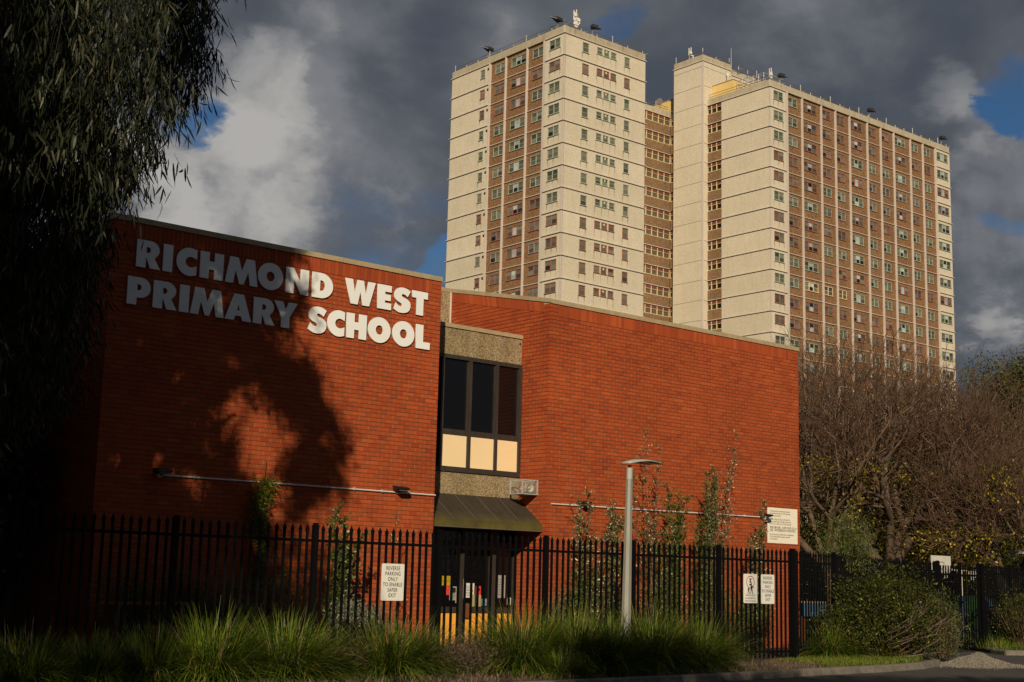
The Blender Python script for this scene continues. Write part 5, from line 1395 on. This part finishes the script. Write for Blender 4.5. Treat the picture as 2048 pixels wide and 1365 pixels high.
# hedge and climber on the left wing
q0 = on_y(380, 1150, 22.3); q1 = on_y(590, 1150, 22.3)
for i, xx in enumerate(np.linspace(q0[0] - 1.0, q1[0] - .2, 4)):
    bush(xx, 22.5, .95, (.62, .4, .75), 800, .04, 'vine', ['dark hedge bush at the far left of the wall', 'dark hedge bush second along the left wing', 'hedge bush left of the climber', 'hedge bush with a sunlit top under the climber'][i], 'hedge_bush', 'bush', per=7, group='hedge bushes along the left wing')
cp = on_y(527, 955, 23.15); cv = thing('climbing_vine', 'leafy climber with reddish leaves hanging on the conduit', 'vine', (cp[0], 23.2, .1))
n = 5200; z = rng.uniform(1.3, cp[2] + .0, n); wv = np.interp(z, [1.3, 2.2, 2.9, 3.5, 3.9, 4.2], [.10, .10, .17, .26, .24, .12]); xo = rng.normal(0, 1, n) * wv * .6 + .05 * np.sin(z * 4)
Q = np.stack([xo, -rng.uniform(0, .16, n), z - .1], 1); npmesh('leaves', [leaves(Q, rng.normal(size=Q.shape) + [0, -.4, -.3], rng.uniform(.03, .06, n), .022)], ['vine'], cv)
MB().tube([(0, -.03, 0), (.04, -.03, 1.5), (-.02, -.03, 2.8), (.02, -.03, 3.7)], [.02, .015, .012, .006], 5).build('stem', 'twig', cv)
# ground box by the left wing (grey bench edge seen through the fence)
bq = on_y(400, 1150, 21.2)
bn = thing('timber_bench', 'pale bench in deep shade behind the fence at the left', 'bench', (bq[0] - .9, 21.2, .1))
MB().box(-.9, .7, -.2, .2, .98, 1.02).build('table_top', 'timber', bn); MB().box(-.4, 1.1, -.55, -.3, .62, .66).build('seat', 'timber', bn)
for x_ in (-.6, .5): MB().box(x_, x_ + .06, -.18, .18, 0, .978).build('leg', 'timber', bn)
# --- big bush right of the school
def px_base(px_, Y_): q = on_y(px_, 1300, Y_); return q[0]
bX = px_base(1770, 18.95)
bb = bush(bX, 18.95, 1.0, (1.7, .75, 1.0), 3000, .07, 'bushleaf', 'large dark glossy bush with bare grey branches in front of the angled fence', 'large_bush', 'bush', per=9, clump=.09, ratio=.45)
st = []
for i in range(26):
    s = np.array([rng.uniform(-.6, .9), -.4, rng.uniform(.05, .7)]); e = s + np.array([rng.uniform(.2, .9), rng.uniform(-.5, -.1), rng.uniform(.15, .75)]); m_ = (s + e) / 2 + [0, -.25, rng.uniform(-.1, .15)]
    st += [[*s, *m_, .013, .008], [*m_, *e, .008, .003]]
npmesh('bare_branches', [prisms(st, 5)], ['dry'], bb)
bush(px_base(1885, 18.9), 18.9, .75, (.55, .4, .75), 500, .12, 'wattle', 'feathery yellow green wattle at the right side of the big bush', 'wattle_shrub', 'shrub', per=8, clump=.1, ratio=.12, up=-.6)
wt = bush(px_base(1697, 20.3), 20.3, 2.7, (.62, .5, .62), 480, .15, 'wattle', 'young feathery wattle tree rising behind the big bush', 'wattle_tree', 'tree', per=8, clump=.16, ratio=.10, up=-.8, twig=False)
MB().tube([(0, 0, 0), (.03, 0, 1.5), (.12, 0, 3.2)], [.035, .028, .01], 6).build('trunk', 'bark', wt)
bush(px_base(2045, 21.3), 21.3, .9, (.9, .6, .8), 900, .06, 'bushleaf', 'dark shrub at the right edge before the fence', 'shrub', 'shrub', per=8)

# --- bare winter trees
def bare_tree(base, Ht, spread, seed, label, levels=7, trunk=.28, leafn=0, lean=(0, 0), minr=.0055, first=.20, kids=(3, 4), cat='tree', leafbox=None):
    rg = np.random.default_rng(seed); segs = []; tips = []
    def grow(p, d, L, r, lv):
        n = 3 if lv < 3 else 2; q = p.copy(); dd_ = d.copy()
        for i in range(n):
            dd_ = dd_ + rg.normal(0, .085, 3) + np.array([0, 0, .075]); dd_ /= np.linalg.norm(dd_)
            r2 = max(minr, r * (1 - .25 * (i + 1) / n)); r1 = max(minr, r * (1 - .25 * i / n)); q2 = q + dd_ * L / n; segs.append([*q, *q2, r1, r2]); 
            if lv >= 2 and lv < levels and rg.random() < .72:
                sd_ = rg.normal(size=3); sd_ -= dd_ * sd_.dot(dd_); sd_ /= np.linalg.norm(sd_); nd = dd_ * .7 + sd_ * .8; grow(q2, nd / np.linalg.norm(nd), L * .55, r * .40, min(levels, lv + 2))
            q = q2
        if lv >= levels: tips.append(q); return
        k = rg.integers(kids[0], kids[1] + 1) if lv < 1 else (3 if rg.random() < .35 else 2)
        ph = rg.uniform(0, 6.28)
        for j in range(k):
            sd_ = np.cross(dd_, [math.cos(ph + 6.28 * j / k), math.sin(ph + 6.28 * j / k), .3]); sd_ /= np.linalg.norm(sd_)
            ang = rg.uniform(.32, .62) * spread * (1.25 if lv == 0 else 1); nd = dd_ * math.cos(ang) + sd_ * math.sin(ang)
            grow(q, nd / np.linalg.norm(nd), L * rg.uniform(.72, .92), r * rg.uniform(.54, .68), lv + 1)
    d0 = np.array([lean[0], lean[1], 1.0]); grow(np.zeros(3), d0 / np.linalg.norm(d0), Ht * first, trunk, 0)
    segs = np.array(segs); sc = Ht / segs[:, 5].max(); segs[:, :6] *= sc
    root = thing('bare_tree', label, cat, tuple(base))
    thick = segs[segs[:, 6] > .035]; thin = segs[segs[:, 6] <= .035]
    npmesh('trunk', [prisms(thick, 6)], ['bark'], root); npmesh('twigs', [prisms(thin, 3)], ['twig'], root)
    print('bare tree segs', len(segs))
    if leafn:
        tp = np.array(tips) * sc; mids = thin[:, 3:6]; k = rg.integers(0, len(mids), leafn * 3); Q = mids[k]
        if leafbox is not None: Q = Q[leafbox(Q)]
        Q = Q[:leafn] + rg.normal(0, .08, (len(Q[:leafn]), 3))
        npmesh('autumn_leaves', [leaves(Q, rng.normal(size=Q.shape) + [0, 0, -.4], rng.uniform(.06, .11, len(Q)), .06)], ['yellowleaf'], root)
    return root
def gpos(px_, depth, py_=1170): q = np.array(at_depth(px_, py_, depth)); q[2] = 0.0; return q
bare_tree(gpos(1790, 46), 10.9, 1.15, 11, 'large bare winter elm with dense brown twigs right of the school', 8, .30, 10500, kids=(4, 5), leafbox=lambda Q: (Q[:, 2] < 5.6))
bare_tree(gpos(1668, 43), 9.7, 1.05, 23, 'smaller bare tree close to the right end of the brick wall', 7, .2, 2500, kids=(3, 4), leafbox=lambda Q: Q[:, 2] < 4)
bare_tree(gpos(2005, 44), 8.2, 1.25, 37, 'wide bare brown tree at the right edge over the bins', 8, .26, 3500, kids=(4, 5), leafbox=lambda Q: Q[:, 2] < 3.5)
bare_tree(gpos(1735, 52), 11.6, 1.1, 57, 'bare tree directly behind the big elm', 8, .2, 1500, kids=(4, 5), leafbox=lambda Q: Q[:, 2] < 5)
bare_tree(gpos(1905, 50), 10.0, 1.1, 41, 'bare tree between the elm and the right edge', 7, .22, 3000, kids=(3, 4), leafbox=lambda Q: Q[:, 2] < 5)
# --- leafy trees behind
def crowntree(px_, top_py, depth, rx, rz, n, lsz, mat, label, clump=.35, cz=None):
    b = gpos(px_, depth); topz = at_depth(px_, top_py, depth)[2]
    return cluster_tree('leafy_tree', label, 'tree', tuple(b), (b[0], b[1], topz - rz), (rx, rx, rz), n, lsz, mat, None, .25, clump, 'bark', 46)
crowntree(2068, 668, 62, 2.6, 4.6, 11000, .15, 'evergreen', 'dark green evergreen tree at the far right above the bare twigs', .28)
crowntree(2150, 620, 66, 3.4, 5.2, 9000, .16, 'evergreen', 'evergreen tree cut off by the right edge of the picture', .3)
crowntree(1690, 880, 56, 3.2, 3.0, 4200, .12, 'bushleaf', 'dark leafy tree low behind the bare trees next to the school', .3)
crowntree(1830, 860, 60, 3.6, 3.4, 4600, .12, 'bushleaf', 'dark leafy tree behind the bare elm', .3)
crowntree(1960, 905, 58, 3.4, 2.8, 4200, .12, 'bushleaf', 'low dark tree behind the bins', .3)
crowntree(1765, 1010, 52, 2.6, 1.9, 1500, .13, 'yellowleaf', 'low yellow green tree under the bare elm', .3)
crowntree(1900, 1000, 50, 2.4, 1.6, 900, .12, 'yellowleaf', 'yellowing tree just above the basketball backboard', .3)
for i, (px_, dpt, rx) in enumerate(((1640, 70, 5), (1780, 74, 6), (1930, 72, 6), (2080, 70, 6))):
    b = gpos(px_, dpt); bush(b[0], b[1], 2.2, (rx, 2, 2.6), 2600, .22, 'bushleaf', ['dark hedge beyond the playground next to the school', 'dark hedge beyond the playground behind the elm', 'dark hedge beyond the playground behind the bins', 'dark hedge beyond the playground at the right edge'][i], 'hedge', 'hedge', per=8, clump=.35, twig=False, group='hedges beyond the playground', z0=0)

# ------------------------------------------------------------------ playground things seen through the fence
hp = on_y(1923, 1170, 23.4); hoop = thing('basketball_hoop', 'white backboard with orange ring on a blue and white pole', 'basketball hoop', (hp[0], 23.4, 0)); hoop.scale = (.95, .62, .755)
MB().tube([(0, 0, 0), (0, 0, 2.0)], .06, 8).build('pole_pad', 'poleblue', hoop); MB().tube([(0, 0, 2.0), (0, 0, 3.0)], .055, 8).build('pole', 'white', hoop)
MB().tube([(0, 0, 2.95), (-.8, -.1, 3.0)], .04, 6).build('arm', 'galv', hoop)
MB().box(-1.75, -.72, -.16, -.12, 2.95, 3.50).build('backboard', 'white', hoop)
MB().box(-1.42, -1.08, -.166, -.161, 3.02, 3.04).box(-1.42, -1.08, -.166, -.161, 3.25, 3.27).box(-1.42, -1.40, -.166, -.161, 3.042, 3.248).box(-1.10, -1.08, -.166, -.161, 3.042, 3.248).build('target_lines', 'ink', hoop)
def ringnet(cx, cy, cz, parent, mat='orange'):
    b = MB(); k = 14
    for i in range(k):
        a0, a1 = 2 * math.pi * i / k, 2 * math.pi * (i + 1) / k; b.tube([(cx + .2 * math.cos(a0), cy + .2 * math.sin(a0), cz), (cx + .2 * math.cos(a1), cy + .2 * math.sin(a1), cz)], .012, 4)
    b.build('ring', mat, parent)
    c = MB()
    for i in range(k):
        a0, a1 = 2 * math.pi * i / k, 2 * math.pi * (i + 1) / k
        for s in (a0 - .3, a0 + .3): c.tube([(cx + .19 * math.cos(a0), cy + .19 * math.sin(a0), cz), (cx + .09 * math.cos(s), cy + .09 * math.sin(s), cz - .32)], .006, 3)
    c.build('net', 'paper', parent)
ringnet(-1.25, -.38, 2.99, hoop); 
MB().tube([(0, 0, 2.97), (.25, -.1, 2.97)], .03, 6).build('side_arm', 'galv', hoop); ringnet(.42, -.2, 2.95, hoop, 'galv')
hp = on_y(2050, 1105, 24.5); h2_ = thing('netball_hoop', 'white hoop frame and net at the right edge beyond the fence', 'basketball hoop', (hp[0], 24.5, 0))
MB().tube([(.9, 0, 0), (.9, 0, 4.0)], .06, 8).build('pole', 'white', h2_); MB().box(-.55, .9, -.03, .03, hp[2] - .05, hp[2] + .05).build('arm', 'white', h2_); ringnet(-.72, 0, hp[2] + .02, h2_, 'galv')
def bin_(X, Y, w, label, tarp=True):
    t = thing('waste_bin', label, 'bin', (X, Y, 0), 'green waste bins behind the gate')
    MB().prism([(-w / 2 + .05, -.42, .12), (w / 2 - .05, -.42, .12), (w / 2, -.5, 1.08), (-w / 2, -.5, 1.08)], (0, .95, 0)).build('bin_body', 'bingreen', t)
    MB().box(-w / 2 - .03, w / 2 + .03, -.55, .5, 1.082, 1.13).build('rim', 'bingreen', t)
    pts = [(-w / 2 - .02, -.5 + .0, 1.13)] + [(-w / 2 - .02, -.5 + 1.0 * i / 8, 1.13 + .40 * math.sin(math.pi * min(1, .06 + .5 * i / 8))) for i in range(9)] + [(-w / 2 - .02, .5, 1.13)]
    MB().prism(pts, (w + .04, 0, 0)).build('lid', 'bingreen', t)
    if tarp:
        b = MB(); k = 9
        for i in range(k):
            xx = -w / 2 + w * .8 * i / k; hh = .30 * (1 - i / k) + .05; b.prism([(xx, -.58 + .02 * (i % 2), 1.10), (xx + w * .8 / k, -.56, 1.10), (xx + w * .8 / k - .02, -.54, 1.10 + hh * .9), (xx, -.56 - .02 * (i % 2), 1.12 + hh)], (0, .03, 0))
        b.build('bin_liner', 'tarpblue', t)
    for x_ in (-w / 2 + .12, w / 2 - .12): MB().tube([(x_ - .03, -.3, .1), (x_ + .03, -.3, .1)], .1, 10).build('wheel', 'flood', t)
    for i in range(3):
        x_ = -w * .3 + i * .14; b = MB().box(x_ - .02, x_ + .02, -.482, -.47, .74, .80, 0).box(x_ - .02, x_ + .02, -.482, -.47, .80, .86, 1)
        b.build('reflector', ['white', 'paperred'], t)
bx = on_y(1962, 1230, 24.6); bin_(bx[0], 24.6, 1.25, 'green waste bin with a blue liner left of the gate post')
bx = on_y(2025, 1230, 24.4); bin_(bx[0], 24.4, 1.15, 'green waste bin right of the gate post with red white reflectors')
bx = on_y(2095, 1250, 24.0); bin_(bx[0], 24.0, 1.1, 'green waste bin at the right edge', False)
np_ = on_y(1828, 1161, 20.6); ns = thing('no_entry_notice', 'red and white notice half hidden by the big bush', 'sign', (np_[0], 20.6, 1.05))
MB().box(0, .30, 0, .01, 0, .40).build('sign_plate', 'white', ns); MB().box(0, .30, -.004, -.001, .31, .40).build('red_header', 'paperred', ns)
v, f = T('NO SMOKING', .15, .335, .05, .001, .75); mesh_obj('lettering', [(a, -.006, c) for a, b, c in v], f, ['white'], ns)
parts = [T('━━━━━━', .15, .25 - i * .05, .035, 0, .8) for i in range(0)]
MB().box(.03, .24, -.004, -.001, .24, .255).box(.03, .26, -.004, -.001, .19, .205).box(.03, .2, -.004, -.001, .14, .155).build('small_print', 'inkgrey', ns)
for px_, Y_, lab in ((1625, 27.5, 'blue and tan play bench behind the fence by the school corner'), (1905, 28, 'blue and tan play bench behind the bush near the bins')):
    q = on_y(px_, 1205, Y_); t = thing('play_bench', lab, 'bench', (q[0], Y_, 0), 'blue benches in the playground')
    MB().box(-.8, .8, -.3, .3, q[2] - .02, q[2] + .03).build('bench_top', 'coping', t); MB().box(-.8, .8, -.29, -.26, q[2] - .42, q[2] - .022).build('front_panel', 'tableblue', t)
    for x_ in (-.7, .6): MB().box(x_, x_ + .1, -.2, .2, 0, q[2] - .43).build('leg', 'timber', t)
print('objects', len(bpy.data.objects))
